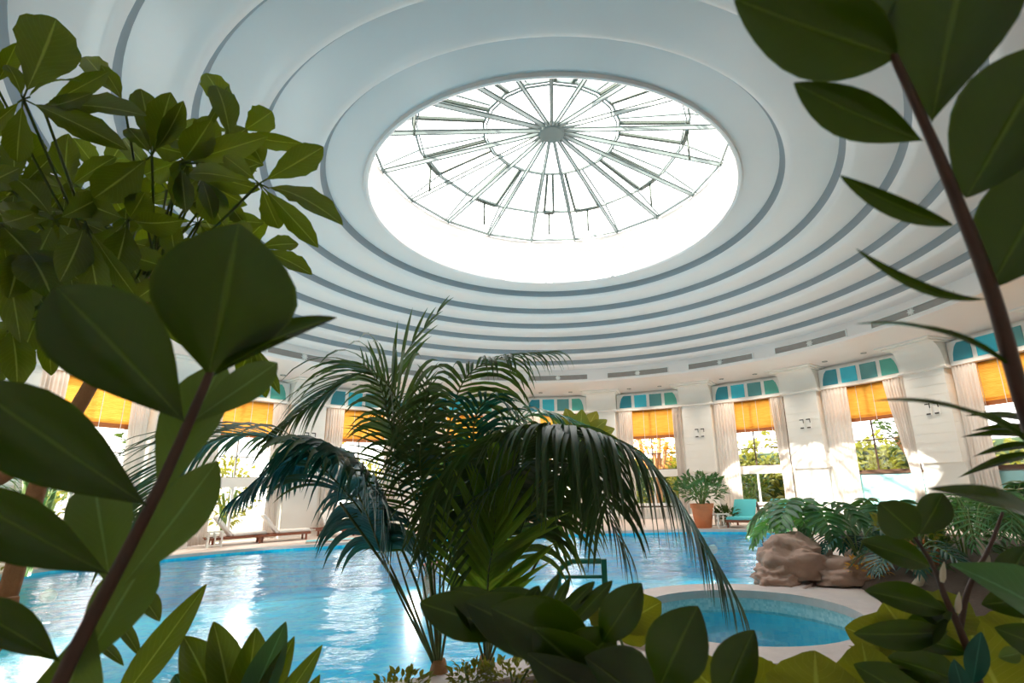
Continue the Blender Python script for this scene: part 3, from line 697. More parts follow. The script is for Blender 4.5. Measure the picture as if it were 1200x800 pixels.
fr(KA,PA,[(478,690,D+.1),(450,600,D+.2),(415,540,D+.2),(370,525,D+.3),(335,560,D+.3)],1.05,52,.065,tl,t0=.44,droop=1.9,seed=5,a0=80,a1=35)
fr(KA,PA,[(508,660,D),(500,600,D-.2),(492,540,D-.3),(497,490,D-.3),(500,440,D-.2)],.55,28,.026,pl,t0=.38,droop=.35,seed=6,a0=66,a1=30,nrm=(0,-1,.35))
fr(KA,PA,[(490,650,D+.2),(470,580,D+.2),(460,510,D+.1),(446,455,D),(425,425,D)],.6,32,.028,pl,t0=.36,droop=.45,seed=7,a0=72,a1=28,nrm=(.2,-1,.3))
fr(KA,PA,[(522,640,D+.2),(525,560,D+.2),(520,505,D+.2),(490,470,D+.2),(450,480,D+.3)],.7,28,.04,tl,t0=.5,droop=1.3,seed=8,a0=70,a1=25)
fr(KA,PA,[(516,660,D),(520,560,D),(528,490,D),(548,440,D-.1),(590,418,D-.2),(650,412,D-.3)],.85,36,.045,pl,t0=.50,droop=1.9,seed=9,a0=85,a1=16,up=-.05)
fr(KB,PB,[(578,660,D),(590,570,D-.2),(625,508,D-.4),(700,508,D-.6),(770,555,D-.8),(845,675,D-1.0)],1.25,84,.055,pl,t0=.34,droop=2.4,seed=11,a0=88,a1=40,taper=.1)
fr(KB,PB,[(582,650,D),(600,550,D-.3),(640,503,D-.6),(685,518,D-.9),(712,590,D-1.2)],1.15,46,.055,pl,t0=.36,droop=1.7,seed=12,a0=80,a1=40,taper=.2)
fr(KB,PB,[(570,660,D+.1),(562,560,D+.1),(555,500,D+.1),(575,465,D),(612,490,D-.1)],.75,30,.045,tl,t0=.42,droop=1.3,seed=13)
fr(KB,PB,[(572,680,D-.3),(578,640,D-.5),(582,590,D-.6),(586,545,D-.6)],1.0,28,.075,li,t0=.30,droop=.12,seed=14,a0=38,a1=10,nrm=(0,-1,.1),up=.05)
fr(KB,PB,[(566,690,D+.2),(556,620,D+.3),(548,560,D+.4),(545,520,D+.4)],.8,24,.065,li,t0=.30,droop=.2,seed=15,a0=34,a1=10,nrm=(.2,-1,.1),up=.05)
fr(KB,PB,[(560,690,D+.1),(545,600,D+.2),(530,545,D+.3),(495,530,D+.4),(450,560,D+.4)],.75,30,.045,tl,t0=.42,droop=1.3,seed=16)
fr(KB,PB,[(600,660,D-.1),(622,590,D-.3),(650,545,D-.5),(690,560,D-.8),(730,640,D-1.0)],1.0,36,.05,pl,t0=.35,droop=1.9,seed=17,a0=80,a1=35,taper=.3)
fr(KB,PB,[(575,650,D+.2),(585,560,D+.3),(600,500,D+.4),(640,485,D+.4),(690,500,D+.5)],.85,28,.05,M['Lphil'],t0=.45,droop=1.4,seed=18)
# extra bare stems that lean out from both clumps
s=MB()
for x,y in ((398,588),(440,580),(520,575)): s.tube(cat_rom([PA,at((514+x)/2+12,(792+y)/2,D),at(x,y,D-.1)],6),[.013]*13,6)
s.build('stem',M['pstem'],KA)
s=MB()
for x,y in ((548,650),(603,640),(640,640)): s.tube(cat_rom([PB,at((570+x)/2-6,(786+y)/2,D),at(x,y,D-.1)],6),[.012]*13,6)
s.build('stem',M['pstem'],KB)
# ---- foreground branches -------------------------------------------------------
def branch(T,pts,r0,r1,mt):
    s=MB(); C=cat_rom(pts,6); m=len(C); s.tube(C,[r0+(r1-r0)*i/(m-1) for i in range(m)],8); return s.build('branch',mt,T)
def px2m(w,d): return w*d/FPX
def pleaf(T,b,t,w,db,dt,mt,shape='obo',fold=.42,bend=.06,tilt=(0,0,0),wave=0,label=None,name='leaf',nv=14,cup=0):
    B=at(b[0],b[1],db); Tt=at(t[0],t[1],dt); f=MB(); nr=(Vector((0,0,EYE))-(B+Tt)/2).normalized()+Vector(tilt)
    f.leaf(B,Tt,px2m(w,(db+dt)/2),nrm=nr,fold=fold,bend=bend,shape=shape,nv=nv,wave=wave,seed=int(b[0]*7+b[1]),cup=cup)
    o=f.build(name,mt,T)
    if label: o['label']=label
    return o
def grounded(px,py,d,off=(0,0)):
    p=at(px,py,d); return Vector((p.x+off[0],p.y+off[1],0))
B0=grounded(-40,900,.55,(-.1,.05))
FL=thing('rubber_plant','dark big-leaved branch with red-brown stem crossing the lower left foreground','plant',B0)
d=.62
branch(FL,[B0,at(-10,1000,.58),at(70,800,.60),at(130,682,.61),at(185,575,.62),at(232,470,.63),at(246,436,.63)],.011,.0045,M['bstem'])
lb=M['Lbig']; lp=M['Lbigpale']
pleaf(FL,(140,690),(255,540),58,.63,.72,lp,'obo',tilt=(.3,0,.2),label='pale green leaf back')
pleaf(FL,(185,590),(262,425),62,.64,.74,lp,'obo',tilt=(-.3,0,.1),label='pale green leaf back')
pleaf(FL,(215,500),(325,425),40,.64,.75,lp,'obo',label='pale green leaf back')
pleaf(FL,(110,720),(60,860),70,.63,.66,lp,'obo',label='pale green leaf back')
pleaf(FL,(130,690),(110,560),60,.64,.70,lp,'obo',label='pale green leaf back')
pleaf(FL,(90,790),(180,640),58,.64,.72,lp,'obo',label='pale green leaf back')
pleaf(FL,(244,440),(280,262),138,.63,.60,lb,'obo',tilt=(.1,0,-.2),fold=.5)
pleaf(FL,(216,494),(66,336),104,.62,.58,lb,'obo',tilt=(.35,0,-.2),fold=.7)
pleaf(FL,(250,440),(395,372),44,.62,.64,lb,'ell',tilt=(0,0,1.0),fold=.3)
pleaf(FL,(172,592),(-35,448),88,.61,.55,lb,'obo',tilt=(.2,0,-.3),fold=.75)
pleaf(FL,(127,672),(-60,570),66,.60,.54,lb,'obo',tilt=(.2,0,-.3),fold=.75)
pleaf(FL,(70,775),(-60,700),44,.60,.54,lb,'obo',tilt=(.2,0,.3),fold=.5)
# right top branch
B1=grounded(1500,800,.75,(.05,0))
FR=thing('rubber_plant','dark leafy branch hanging down the upper right foreground','plant',B1)
branch(FR,[B1,at(1380,1000,.66),at(1260,650,.58),at(1200,475,.56),at(1163,345,.55),at(1120,232,.54),at(1088,155,.53),at(1045,62,.52)],.012,.004,M['bstem'])
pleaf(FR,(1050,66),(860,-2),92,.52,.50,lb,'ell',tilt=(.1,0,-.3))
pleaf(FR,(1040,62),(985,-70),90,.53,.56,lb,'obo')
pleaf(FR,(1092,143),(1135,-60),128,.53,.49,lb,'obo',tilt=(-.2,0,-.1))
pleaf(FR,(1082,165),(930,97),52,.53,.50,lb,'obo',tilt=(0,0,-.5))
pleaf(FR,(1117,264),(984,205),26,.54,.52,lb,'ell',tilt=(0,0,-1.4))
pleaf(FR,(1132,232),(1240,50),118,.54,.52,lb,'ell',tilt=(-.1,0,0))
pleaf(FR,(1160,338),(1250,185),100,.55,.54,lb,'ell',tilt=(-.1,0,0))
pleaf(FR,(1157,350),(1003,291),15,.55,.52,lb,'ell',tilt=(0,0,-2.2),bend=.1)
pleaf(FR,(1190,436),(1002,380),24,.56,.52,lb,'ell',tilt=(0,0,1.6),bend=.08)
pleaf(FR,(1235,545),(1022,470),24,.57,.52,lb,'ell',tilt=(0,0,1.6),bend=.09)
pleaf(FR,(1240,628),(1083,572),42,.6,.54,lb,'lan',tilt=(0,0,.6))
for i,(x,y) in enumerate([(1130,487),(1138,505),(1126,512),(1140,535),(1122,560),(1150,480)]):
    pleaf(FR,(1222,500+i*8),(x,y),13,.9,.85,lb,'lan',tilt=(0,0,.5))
# bottom centre plant
B2=grounded(760,1500,1.0)
FC=thing('rubber_plant','dark round-leaved plant spreading across the bottom centre foreground','plant',B2)
branch(FC,[B2,at(790,1150,1.0),at(770,900,.96),at(740,800,.96),at(690,768,1.0),(at(640,750,1.03)),at(590,735,1.05)],.011,.003,M['bstem'])
branch(FC,[at(790,1150,1.0),at(800,950,.9),at(790,830,.86),at(770,795,.85)],.008,.005,M['bstem'])
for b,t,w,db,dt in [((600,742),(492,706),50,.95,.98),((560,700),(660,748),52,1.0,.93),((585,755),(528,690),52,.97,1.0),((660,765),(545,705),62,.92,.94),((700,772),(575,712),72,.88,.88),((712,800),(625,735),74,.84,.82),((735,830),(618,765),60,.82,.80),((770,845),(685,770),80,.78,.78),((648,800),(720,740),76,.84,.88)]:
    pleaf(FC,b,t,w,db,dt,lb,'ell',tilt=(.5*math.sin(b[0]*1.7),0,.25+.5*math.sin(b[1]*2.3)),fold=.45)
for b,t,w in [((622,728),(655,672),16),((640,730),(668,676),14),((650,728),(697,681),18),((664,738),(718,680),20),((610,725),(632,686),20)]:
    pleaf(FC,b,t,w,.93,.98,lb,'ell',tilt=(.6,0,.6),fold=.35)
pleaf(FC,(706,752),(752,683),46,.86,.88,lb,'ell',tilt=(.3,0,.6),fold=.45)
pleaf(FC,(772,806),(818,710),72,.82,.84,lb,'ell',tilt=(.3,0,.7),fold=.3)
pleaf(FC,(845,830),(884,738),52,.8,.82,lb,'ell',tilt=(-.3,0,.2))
# bottom right plant
B3=grounded(1170,1500,1.0)
FB=thing('rubber_plant','dark-leaved plant with pale leaf buds filling the lower right foreground','plant',B3)
branch(FB,[B3,at(1185,1000,.98),at(1152,820,.95),at(1128,745,.95),at(1108,700,.95),at(1092,660,.97),at(1062,615,1.0)],.011,.003,M['bstem'])
branch(FB,[at(1125,735,.95),at(1135,690,.97),at(1160,640,1.0),at(1175,600,1.02)],.006,.003,M['bstem'])
for b,t,w,tl_ in [((1090,664),(1008,634),34,(0,0,.4)),((1108,716),(1013,692),36,(0,0,.4)),((1075,628),(1030,588),46,(0,0,0)),((1078,626),(1105,578),36,(.2,0,0)),((1110,740),(1000,742),34,(0,0,-.2)),((1110,722),(1062,752),34,(0,0,.2)),((1135,765),(1036,742),30,(0,0,.5)),((1130,800),(1040,770),44,(0,0,.3)),((1100,840),(1000,778),52,(0,0,.2)),((1105,735),(1088,700),32,(0,0,.1)),((1250,770),(1165,735),40,(0,0,.1)),((1240,700),(1150,708),40,(0,0,.1)),((1170,700),(1205,640),34,(0,0,.3))]:
    pleaf(FB,b,t,w,.95,.98,lb,'ell',tilt=tl_,fold=.4)
pleaf(FB,(1260,745),(1112,660),70,.82,.80,M['Lphil'],'lan',tilt=(0,0,.5),label='lighter green pointed leaf')
pleaf(FB,(1140,800),(1150,740),24,.93,.93,M['Lpalmteal'],'ell',label='blue-green leaf')
pleaf(FB,(1130,815),(1118,772),22,.93,.93,M['Lpalmteal'],'ell',label='blue-green leaf')
pleaf(FB,(1170,770),(1195,765),18,.93,.93,lp,'ell')
for x,y in ((1104,682),(1122,718)):
    f=MB(); p=at(x,y,.94); f.tube([p,p+Vector((.003,0,.008)),p+Vector((.006,0,.02)),p+Vector((.009,0,.03)),p+Vector((.011,0,.036))],[.003,.0055,.005,.0025,.0005],8); f.build('leaf_bud',M['pale'],FB)
# big yellow-green leaves low on the right and centre
B4=grounded(1060,1500,1.2)
FY=thing('fig_plant','broad yellow-green ruffled leaves glowing in the light at the bottom right','plant',B4)
branch(FY,[B4,at(1060,1100,1.2),at(1050,900,1.2),at(1060,800,1.2)],.012,.006,M['gstem'])
for b,t,w,dd in [((960,860),(955,762),110,1.15),((905,850),(860,765),80,1.25),((1030,850),(1010,752),80,1.2),((1130,800),(990,735),90,1.3),((1090,780),(1035,705),86,1.3),((1180,830),(1130,725),110,1.25),((1200,780),(1200,715),90,1.3),((1120,850),(1060,775),90,1.1),((880,850),(790,765),60,1.4),((1085,745),(1130,700),60,1.3),((830,860),(905,775),60,1.35)]:
    pleaf(FY,b,t,w,dd,dd+.05,M['Lyel'],'ell',wave=.12,fold=.1,tilt=(0,0,.3))
B5=Vector((.66,4.9,0))
FY2=thing('fig_plant','few yellow-green leaves beside the green handrail in the bottom centre','plant',B5)
dd=4.0
branch(FY2,[B5,at(735,770,3.9),at(722,735,4.0),at(708,720,4.0)],.015,.006,M['gstem'])
for b,t,w in [((722,735),(775,705),44),((722,735),(690,700),36),((725,748),(760,725),40),((720,760),(735,780),24),((715,728),(690,712),26)]:
    pleaf(FY2,b,t,w,dd,dd+.1,M['Lyel'],'ell',wave=.1,fold=.1)
# bottom left plant
B6=grounded(200,1500,1.1)
FW=thing('croton_shrub','green upright-leaved shrub at the bottom left in front of the water','plant',B6)
branch(FW,[B6,at(200,1100,1.1),at(190,880,1.1),at(175,800,1.1)],.012,.006,M['gstem'])
for b,t,w in [((135,830),(242,684),34),((187,728),(160,692),22),((165,770),(130,718),14),((145,780),(110,750),12),((270,860),(215,745),50),((275,850),(250,728),40),((280,850),(335,728),38),((280,860),(300,735),44),((290,860),(345,745),28),((300,870),(378,755),26),((240,860),(205,790),46),((330,870),(375,790),24),((268,850),(290,790),60)]:
    pleaf(FW,b,t,w,1.1,1.15,M['Lphil'] if w in(38,46) else M['Ltree'],'ell',tilt=(.2,0,.3),fold=.45)
# ---- left tree with palmate leaves ------------------------------------------------
B7=grounded(-120,1200,1.6)
TR=thing('umbrella_tree','leafy tree with palmate leaves and tan trunk filling the upper left','tree',B7)
branch(TR,[B7,at(-60,900,1.7),at(8,700,1.8),at(48,560,1.85),at(100,462,1.9),at(150,380,1.9),at(185,320,1.9)],.035,.018,M['bark'])
branch(TR,[B7+Vector((-.2,.1,0)),at(-120,640,1.9),at(0,560,1.95),at(60,520,2.0),at(115,430,2.0),at(130,340,2.0),at(110,280,2.0)],.035,.014,M['bark'])
branch(TR,[B7+Vector((.05,-.1,0)),at(-50,850,1.5),at(5,740,1.6),at(14,700,1.62)],.024,.018,M['bark'])
def whorl(hub,tips,wds,d,seed,anchor=None,shape='obo'):
    f=MB(); rg=random.Random(seed); H=at(hub[0],hub[1],d)
    for (x,y),w in zip(tips,wds):
        dt=d+rg.uniform(-.12,.12); Tt=at(x,y,dt); ax=Tt-H; b=H+ax*.10
        nr=(Vector((0,0,EYE))-H).normalized()+Vector((rg.uniform(-.5,.5),0,rg.uniform(-.5,.6)))
        f.leaf(b,Tt,px2m(w,d)*.92,nrm=nr,fold=.3,bend=.05+rg.uniform(-.02,.06),shape='obo',nv=16,wave=.12,seed=rg.randint(0,999))
        f.tube([H,b+ax*.02],.0025,5)
    if anchor: A=at(*anchor); f.tube(cat_rom([H,(H+A)/2+Vector((0,0,-.02)),A],4),[.004]*9,6)
    f.build('leaf',[M['Ltree']],TR)
X=[((27,116),[(66,22),(8,76),(150,176),(96,96),(-20,150),(20,190)],[64,20,36,14,22,30],1.55,(150,380,1.9)),
((50,125),[(172,136),(128,84),(110,108)],[36,22,18],1.6,(150,380,1.9)),
((145,120),[(100,66),(118,76)],[30,20],1.75,(185,320,1.9)),
((178,182),[(200,108),(165,104),(215,118),(110,232),(150,150)],[36,34,24,46,26],1.65,(185,320,1.9)),
((212,192),[(314,160),(248,140),(218,250),(204,240),(305,222),(268,100)],[30,34,22,26,30,10],1.6,(185,320,1.9)),
((272,172),[(253,100),(235,200)],[34,22],1.62,(212,192,1.6)),
((304,215),[(379,172),(402,264),(373,290),(327,268),(222,204),(262,182)],[36,36,28,28,28,22],1.5,(185,320,1.9)),
((235,205),[(264,268),(250,258),(290,240),(205,232)],[38,20,30,26],1.7,(185,320,1.9)),
((150,258),[(215,258),(130,330),(90,235),(100,310),(170,225)],[34,40,40,30,30],1.7,(150,380,1.9)),
((65,258),[(0,245),(30,330),(110,300),(120,230),(20,210)],[34,44,32,34,34],1.6,(130,340,2.0)),
((210,318),[(160,350),(150,300),(232,280),(200,258),(240,350)],[26,34,30,28,24],1.75,(185,320,1.9)),
((300,290),[(366,322),(350,286),(335,345),(272,262),(290,345)],[26,24,24,30,30],1.75,(185,320,1.9)),
((0,262),[(36,300),(-30,330),(24,402),(40,250)],[44,40,34,26],1.45,(130,340,2.0)),
((28,288),[(62,352),(95,330),(10,350)],[52,36,40],1.5,(130,340,2.0)),
((12,380),[(20,455),(-15,450),(40,330)],[34,34,30],1.55,(130,340,2.0)),
((100,262),[(163,352),(70,330),(120,370)],[24,36,30],1.5,(150,380,1.9)),
((52,352),[(88,430),(60,440),(25,420)],[24,24,26],1.7,(130,340,2.0)),
((296,400),[(290,468),(312,466),(328,462),(280,440)],[22,18,14,18],1.6,(185,320,1.9)),
((-5,100),[(20,50),(0,160),(-30,60)],[20,24,30],1.7,(130,340,2.0))]
for i,(h,t,w,d,a) in enumerate(X): whorl(h,t,w,d,i,a)
rg=random.Random(5)
fills=[]
for i in range(38):
    x=rg.uniform(-30,290); y=rg.uniform(150,380)
    if y>330 and x>150: x-=100
    if y<190 and x<200: y+=60
    fills.append((x,y))
for i,(x,y) in enumerate(fills):
    n=rg.randint(4,6); a0=rg.uniform(0,6.28); tips=[]; wd=[]
    for q in range(n):
        a=a0+q*6.28/n+rg.uniform(-.3,.3); l=rg.uniform(50,88); fs=rg.uniform(.4,1); tips.append((x+math.cos(a)*l,y+math.sin(a)*l*fs)); wd.append(rg.uniform(20,34))
    whorl((x,y),tips,wd,rg.uniform(1.9,2.4),100+i,(150+rg.uniform(-20,40),340+rg.uniform(-30,40),1.95))
# low orange flowers/ shrub and far-left plants beyond the pool
shrub('hedge_shrub',pol(-84,13.0,0),.55,.9,260,.14,.05,M['Lgard'],'low yellow-green shrub on the deck behind the tan trunk at left',seed=31)
shrub('potted_shrub',pol(-79,12.6,0),.45,.7,220,.13,.05,M['Lgard'],'small yellow-green shrub beside the pool at far left',seed=32)
shrub('rhapis_shrub',pol(-86,12.2,0),.7,2.6,240,.4,.045,M['Lphil'],'tall dark spiky shrub by the wall at the left edge',seed=33,nst=8)
# ---- right side bed -----------------------------------------------------------------
bed=[Vector(p) for p in ((4.05,6.2,0),(4.5,8.0,0),(4.75,9.0,0),(5.4,10.2,0),(6.2,11.9,0),(7.3,14.2,0),(8.4,16.2,0),(9.9,15.2,0),(11.4,12.8,0),(11.6,9.0,0),(10.2,5.6,0),(7.2,4.4,0),(5.0,4.6,0))]
mb=MB(); P=cat_rom(bed,4,True); n=len(P); cc=sum(P,Vector())/n
ringz=[(1.0,.0),(.97,.10),(.85,.16),(.5,.2)]
b0=mb.add([Vector((cc.x+(p.x-cc.x)*k,cc.y+(p.y-cc.y)*k,z+(.03*noise.noise(p*2*k) if z>.1 else 0))) for k,z in ringz for p in P]+[Vector((cc.x,cc.y,.22))])
for r in range(3):
    for i in range(n): j=(i+1)%n; mb.face([b0+r*n+i,b0+r*n+j,b0+(r+1)*n+j,b0+(r+1)*n+i])
for i in range(n): mb.face([b0+3*n+i,b0+3*n+(i+1)%n,b0+4*n])
tag(mb.build('planting_bed',M['soil']),'dark raised soil bed right of the spa under the tropical plants','planting bed',kind='structure')
mb=MB(); bed2=[Vector(p) for p in ((.9,4.9,0),(.3,5.1,0),(-.55,4.95,0),(-1.9,4.35,0),(-3.5,3.6,0),(-3.5,1.6,0),(3.5,1.6,0),(4.4,4.0,0),(3.6,4.7,0),(2.2,4.85,0))]
P=cat_rom(bed2,4,True); n=len(P); cc=sum(P,Vector())/n
b0=mb.add([Vector((cc.x+(p.x-cc.x)*k,cc.y+(p.y-cc.y)*k,z)) for k,z in ((1.0,0),(.98,.05),(.8,.09)) for p in P]+[Vector((cc.x,cc.y,.1))])
for r in range(2):
    for i in range(n): j=(i+1)%n; mb.face([b0+r*n+i,b0+r*n+j,b0+(r+1)*n+j,b0+(r+1)*n+i])
for i in range(n): mb.face([b0+2*n+i,b0+2*n+(i+1)%n,b0+3*n])
tag(mb.build('planting_bed',M['soil']),'low soil bed along the near pool edge below the palms','planting bed',kind='structure')
def rock(c,sx,sy,sz,seed,label,rz=0):
    bm=bmesh.new(); bmesh.ops.create_icosphere(bm,subdivisions=5,radius=1)
    for v in bm.verts:
        p=v.co.copy(); q=p*1.3+Vector((seed,seed*2,0))
        k=1+.30*noise.noise(q)+.12*noise.noise(q*2.7)+.05*noise.noise(q*6)
        st=math.floor((p.z+.15*noise.noise(q*1.5))*4)/4
        k*=1+.08*math.sin(st*9)
        v.co=Vector((p.x*k*sx,p.y*k*sy,max(-.25,p.z*k)*sz))
    me=bpy.data.meshes.new('boulder'); bm.to_mesh(me); bm.free(); me.materials.append(M['rock']); me.polygons.foreach_set('use_smooth',[True]*len(me.polygons))
    o=bpy.data.objects.new('boulder',me); col.objects.link(o); o.location=c; o.rotation_euler=(0,0,rz); return tag(o,label,'rock')
P=onz(948,688); rock((P.x+.05,P.y+.5,.22),.72,.52,.52,3,'large sandy brown boulder between the pool and the spa under split leaves',.2)
P=onz(920,690); rock((P.x,P.y+.25,.05),.42,.3,.26,7,'low flat sandy rock in front of the large boulder',.5)
P=onz(1000,692); rock((P.x+.1,P.y+.5,.10),.5,.35,.3,11,'small rough brown rock right of the large boulder beside the coping',-.3)
def splitplant(P,n,h,spread,ll,label,seed,mt,name='philodendron',w=.15,petr=.014,dirs=None):
    rg=random.Random(seed); P=Vector(P); T=thing(name,label,'plant',P)
    s=MB(); s.tube(cat_rom([P+Vector((0,0,-.02)),P+Vector((.08,-.05,.25*h)),P+Vector((.0,0,.5*h))],4),[.06,.06,.058,.055,.05,.048,.046,.04,.035],8); s.build('trunk',M['pale'],T)
    for i in range(n):
        a=(dirs[i] if dirs else rg.uniform(0,2*PI)); dr=Vector((math.cos(a),math.sin(a),0)); hh=h*rg.uniform(.75,1.1); sp=spread*rg.uniform(.7,1.15)
        p0=P+Vector((0,0,.4*h)); p1=P+dr*sp*.45+Vector((0,0,hh*.9)); p2=P+dr*sp*.8+Vector((0,0,hh)); p3=P+dr*sp*1.25+Vector((0,0,hh*.78)); p4=P+dr*sp*1.5+Vector((0,0,hh*.5))
        frond(T,[p0,p1,p2,p3,p4],ll*rg.uniform(.85,1.15),9,w,mt,name='split_leaf',t0=.48,droop=.35,up=.1,rr=petr,seed=seed*50+i,a0=80,a1=18,stem=M['gstem'],curve=4,taper=.3)
    return T
ph=M['Lphil']
P=onz(968,684); splitplant((P.x+.35,P.y+1.1,.1),13,1.12,.75,.40,'large split-leaf philodendron growing behind the sandy boulder',3,ph,dirs=[2.6,3.0,3.4,2.2,3.8,1.6,1.0,.4,5.6,4.6,5.1,2.9,4.2])
P=onz(1010,690); splitplant((P.x+.3,P.y+.5,.1),8,.75,.45,.32,'low blue-green split-leaf plant spreading over the spa coping',4,M['Lpalmteal'],w=.06)
splitplant((6.6,10.6,.15),9,.95,.7,.42,'tall split-leaf plant in the middle of the right bed',5,ph)
splitplant((8.2,10.4,.15),9,1.0,.8,.45,'tall split-leaf plant before the pale turquoise parapet',6,ph)
splitplant((6.4,8.3,.15),9,1.1,.6,.38,'broad fern-green plant behind the lower right dark leaves',8,M['Lfern'],name='fern',w=.035)
splitplant((7.6,8.6,.15),9,1.05,.7,.4,'bushy fern at the right edge of the bed',9,M['Lfern'],name='fern',w=.035)
splitplant((4.95,7.7,.15),9,.55,.5,.34,'low dark fern nearest the spa at right',10,M['Lpalmteal'],name='fern',w=.04)
splitplant((9.8,11.5,.15),8,1.2,.7,.42,'leafy plant standing before the right curtain of the turquoise parapet window',12,ph)
shrub('croton_shrub',(6.1,9.4,.15),.55,.9,170,.22,.08,M['Lgard'],'yellow-green leafy shrub in the middle of the right bed',seed=41)
shrub('croton_shrub',(7.3,9.8,.15),.6,1.0,170,.24,.09,ph,'dark green leafy shrub behind the terracotta pots',seed=42)
shrub('croton_shrub',(8.9,9.3,.15),.7,1.3,200,.26,.08,M['Lfern'],'light green leafy shrub at right edge above the bed',seed=43)
shrub('croton_shrub',(5.6,8.3,.15),.45,.6,140,.16,.06,M['Lgard2'],'small dark shrub right of the rough brown rock',seed=44)
shrub('croton_shrub',(6.6,7.2,.12),.6,.75,170,.2,.07,M['Lgard2'],'dark low shrub under the lower right foreground leaves',seed=45)
shrub('ground_cover',(4.75,8.55,.12),.35,.3,160,.10,.05,M['Lauto'],'low brown-amber ground cover between the boulder and the soil bed',seed=71,nv=3,nst=3)
P=at(1085,662,8.6); pot((P.x,P.y,.15),.26,.42,'terracotta pot standing in the right bed among the ferns')
P=at(1072,640,10.2); pot((P.x,P.y,.16),.22,.5,'smaller terracotta pot behind the fern in the right bed')
# ground cover near palms
for i,(x,y,rr) in enumerate([(-.45,4.75,.28),(-.05,4.85,.26),(.25,4.75,.25),(-.8,4.72,.2),(-1.3,4.5,.25),(2.7,4.7,.3)]):
    shrub('ground_cover',(x,y,.03),rr,.22,150,.07,.035,M['Lgard'],['small bright leafy ground cover between the two palm clumps','small leafy ground cover right of the right palm clump','small leafy ground cover under the yellow-green fig leaves','tiny leafy ground cover at the foot of the left palm','small leafy ground cover left of the left palm clump','small leafy ground cover on the near side of the spa'][i],seed=60+i,nv=3,nst=3)
# potted plant far
P=onz(828,619); P=Vector((P.x,P.y+.35,0)); pot(P,.42,.85,'large terracotta pot by the far wall left of the turquoise lounger')
shrub('potted_plant',P+Vector((0,0,.75)),.95,1.15,420,.26,.11,M['Lphil'],'wide bushy dark green plant in the large terracotta pot',seed=51,nst=7)
shrub('potted_plant',Vector((P.x+.9,P.y+.1,0)),.4,.7,150,.22,.08,M['Lgard2'],'small grey-green bush beside the large terracotta pot',seed=52)
# far fan-leaf plant tip above right palm frond
PP=at(690,560,15.0); T=thing('fan_palm','yellow-green fan-leaved plant rising behind the big right palm frond','plant',(PP.x,19.4,0))
s=MB(); s.tube([Vector((PP.x,19.4,0)),Vector((PP.x,19.4,2.2)),Vector((PP.x-.1,19.3,3.3))],[.06,.05,.03],8); s.build('trunk',M['bark'],T)
rg=random.Random(9)
for i in range(9):
    a=-.2+i*.42; f=MB(); c=Vector((PP.x-.1,19.3,3.1))
    dr=Vector((math.cos(a),rg.uniform(-.6,.2),math.sin(a)*.7+.25)).normalized(); f.leaf(c,c+dr*1.5,.75,nrm=(0,-1,.4),shape='ell',fold=.1,bend=.1,wave=.15); f.build('leaf',M['Lyel'],T)
# green handrail
P=onz(712,758); P.z=0
g=MB(); a=Vector((P.x,P.y,0)); hgt=at(712,679,(a.y)*math.cos(TH)+( -.9)*math.sin(TH)).z
hz=.86
b=Vector((a.x-.50,a.y+.05,0))
g.tube(cat_rom([b+Vector((0,0,-.02)),b+Vector((0,0,hz-.2)),b+Vector((.04,0,hz-.06)),b+Vector((.16,0,hz))],4)+[a+Vector((-.03,0,hz))],.03,8)
g2=MB(); g2.box(a+Vector((0,0,hz/2)),(.06,.05,hz+.04)); g3=MB(); g3.tube([b+Vector((0.02,0,hz-.16)),a+Vector((0,0,hz-.16))],.018,8)
T=thing('green_handrail','dark green metal handrail frame at the spa edge behind the foreground leaves','handrail',a)
g.build('rail',M['green'],T); g2.build('post',M['green'],T,smooth=False); g3.build('crossbar',M['green'],T)
# swimmer
SW=onz(506,660,-.1)
T=thing('person','swimmer with dark hair, head and bare shoulders above the pool water','person',SW)
def blob(parts):
    bm=bmesh.new()
    for c,s in parts:
        r=bmesh.ops.create_icosphere(bm,subdivisions=3,radius=1)
        for v in r['verts']: v.co=Vector((v.co.x*s[0]+c[0],v.co.y*s[1]+c[1],v.co.z*s[2]+c[2]))
    return bm
bm=blob([((0,0,.20),(.078,.095,.115)),((0,-.02,.15),(.06,.075,.07)),((0,-.098,.185),(.014,.02,.024)),((.077,0,.19),(.012,.018,.03)),((-.077,0,.19),(.012,.018,.03)),((0,-.078,.145),(.028,.012,.010)),((0,.02,.07),(.055,.055,.08)),((0,.03,-.03),(.17,.09,.08)),((.17,.02,-.05),(.065,.06,.07)),((-.17,.02,-.05),(.065,.06,.07)),((0,.05,-.22),(.15,.10,.22)),((.24,-.08,-.09),(.05,.12,.045)),((-.24,-.08,-.09),(.05,.12,.045)),((.22,-.25,-.11),(.038,.12,.034)),((-.22,-.25,-.11),(.038,.12,.034)),((.2,-.38,-.11),(.042,.06,.018)),((-.2,-.38,-.11),(.042,.06,.018)),((.09,.08,-.55),(.08,.085,.28)),((-.09,.08,-.55),(.08,.085,.28)),((.09,.12,-.95),(.055,.06,.26)),((-.09,.12,-.95),(.055,.06,.26))])
me=bpy.data.meshes.new('body'); bm.to_mesh(me); bm.free(); me.materials.append(M['skin'])
bo=bpy.data.objects.new('body',me); col.objects.link(bo); bo.parent=T; bo.location=(0,0,.02); bo.rotation_euler=(0,0,R_(50)); rm=bo.modifiers.new('r','REMESH'); rm.mode='VOXEL'; rm.voxel_size=.012; rm.use_smooth_shade=True
bm=blob([((0,.02,.235),(.086,.10,.095)),((0,.06,.18),(.075,.06,.09))]); me=bpy.data.meshes.new('hair'); bm.to_mesh(me); bm.free(); me.materials.append(M['hair'])
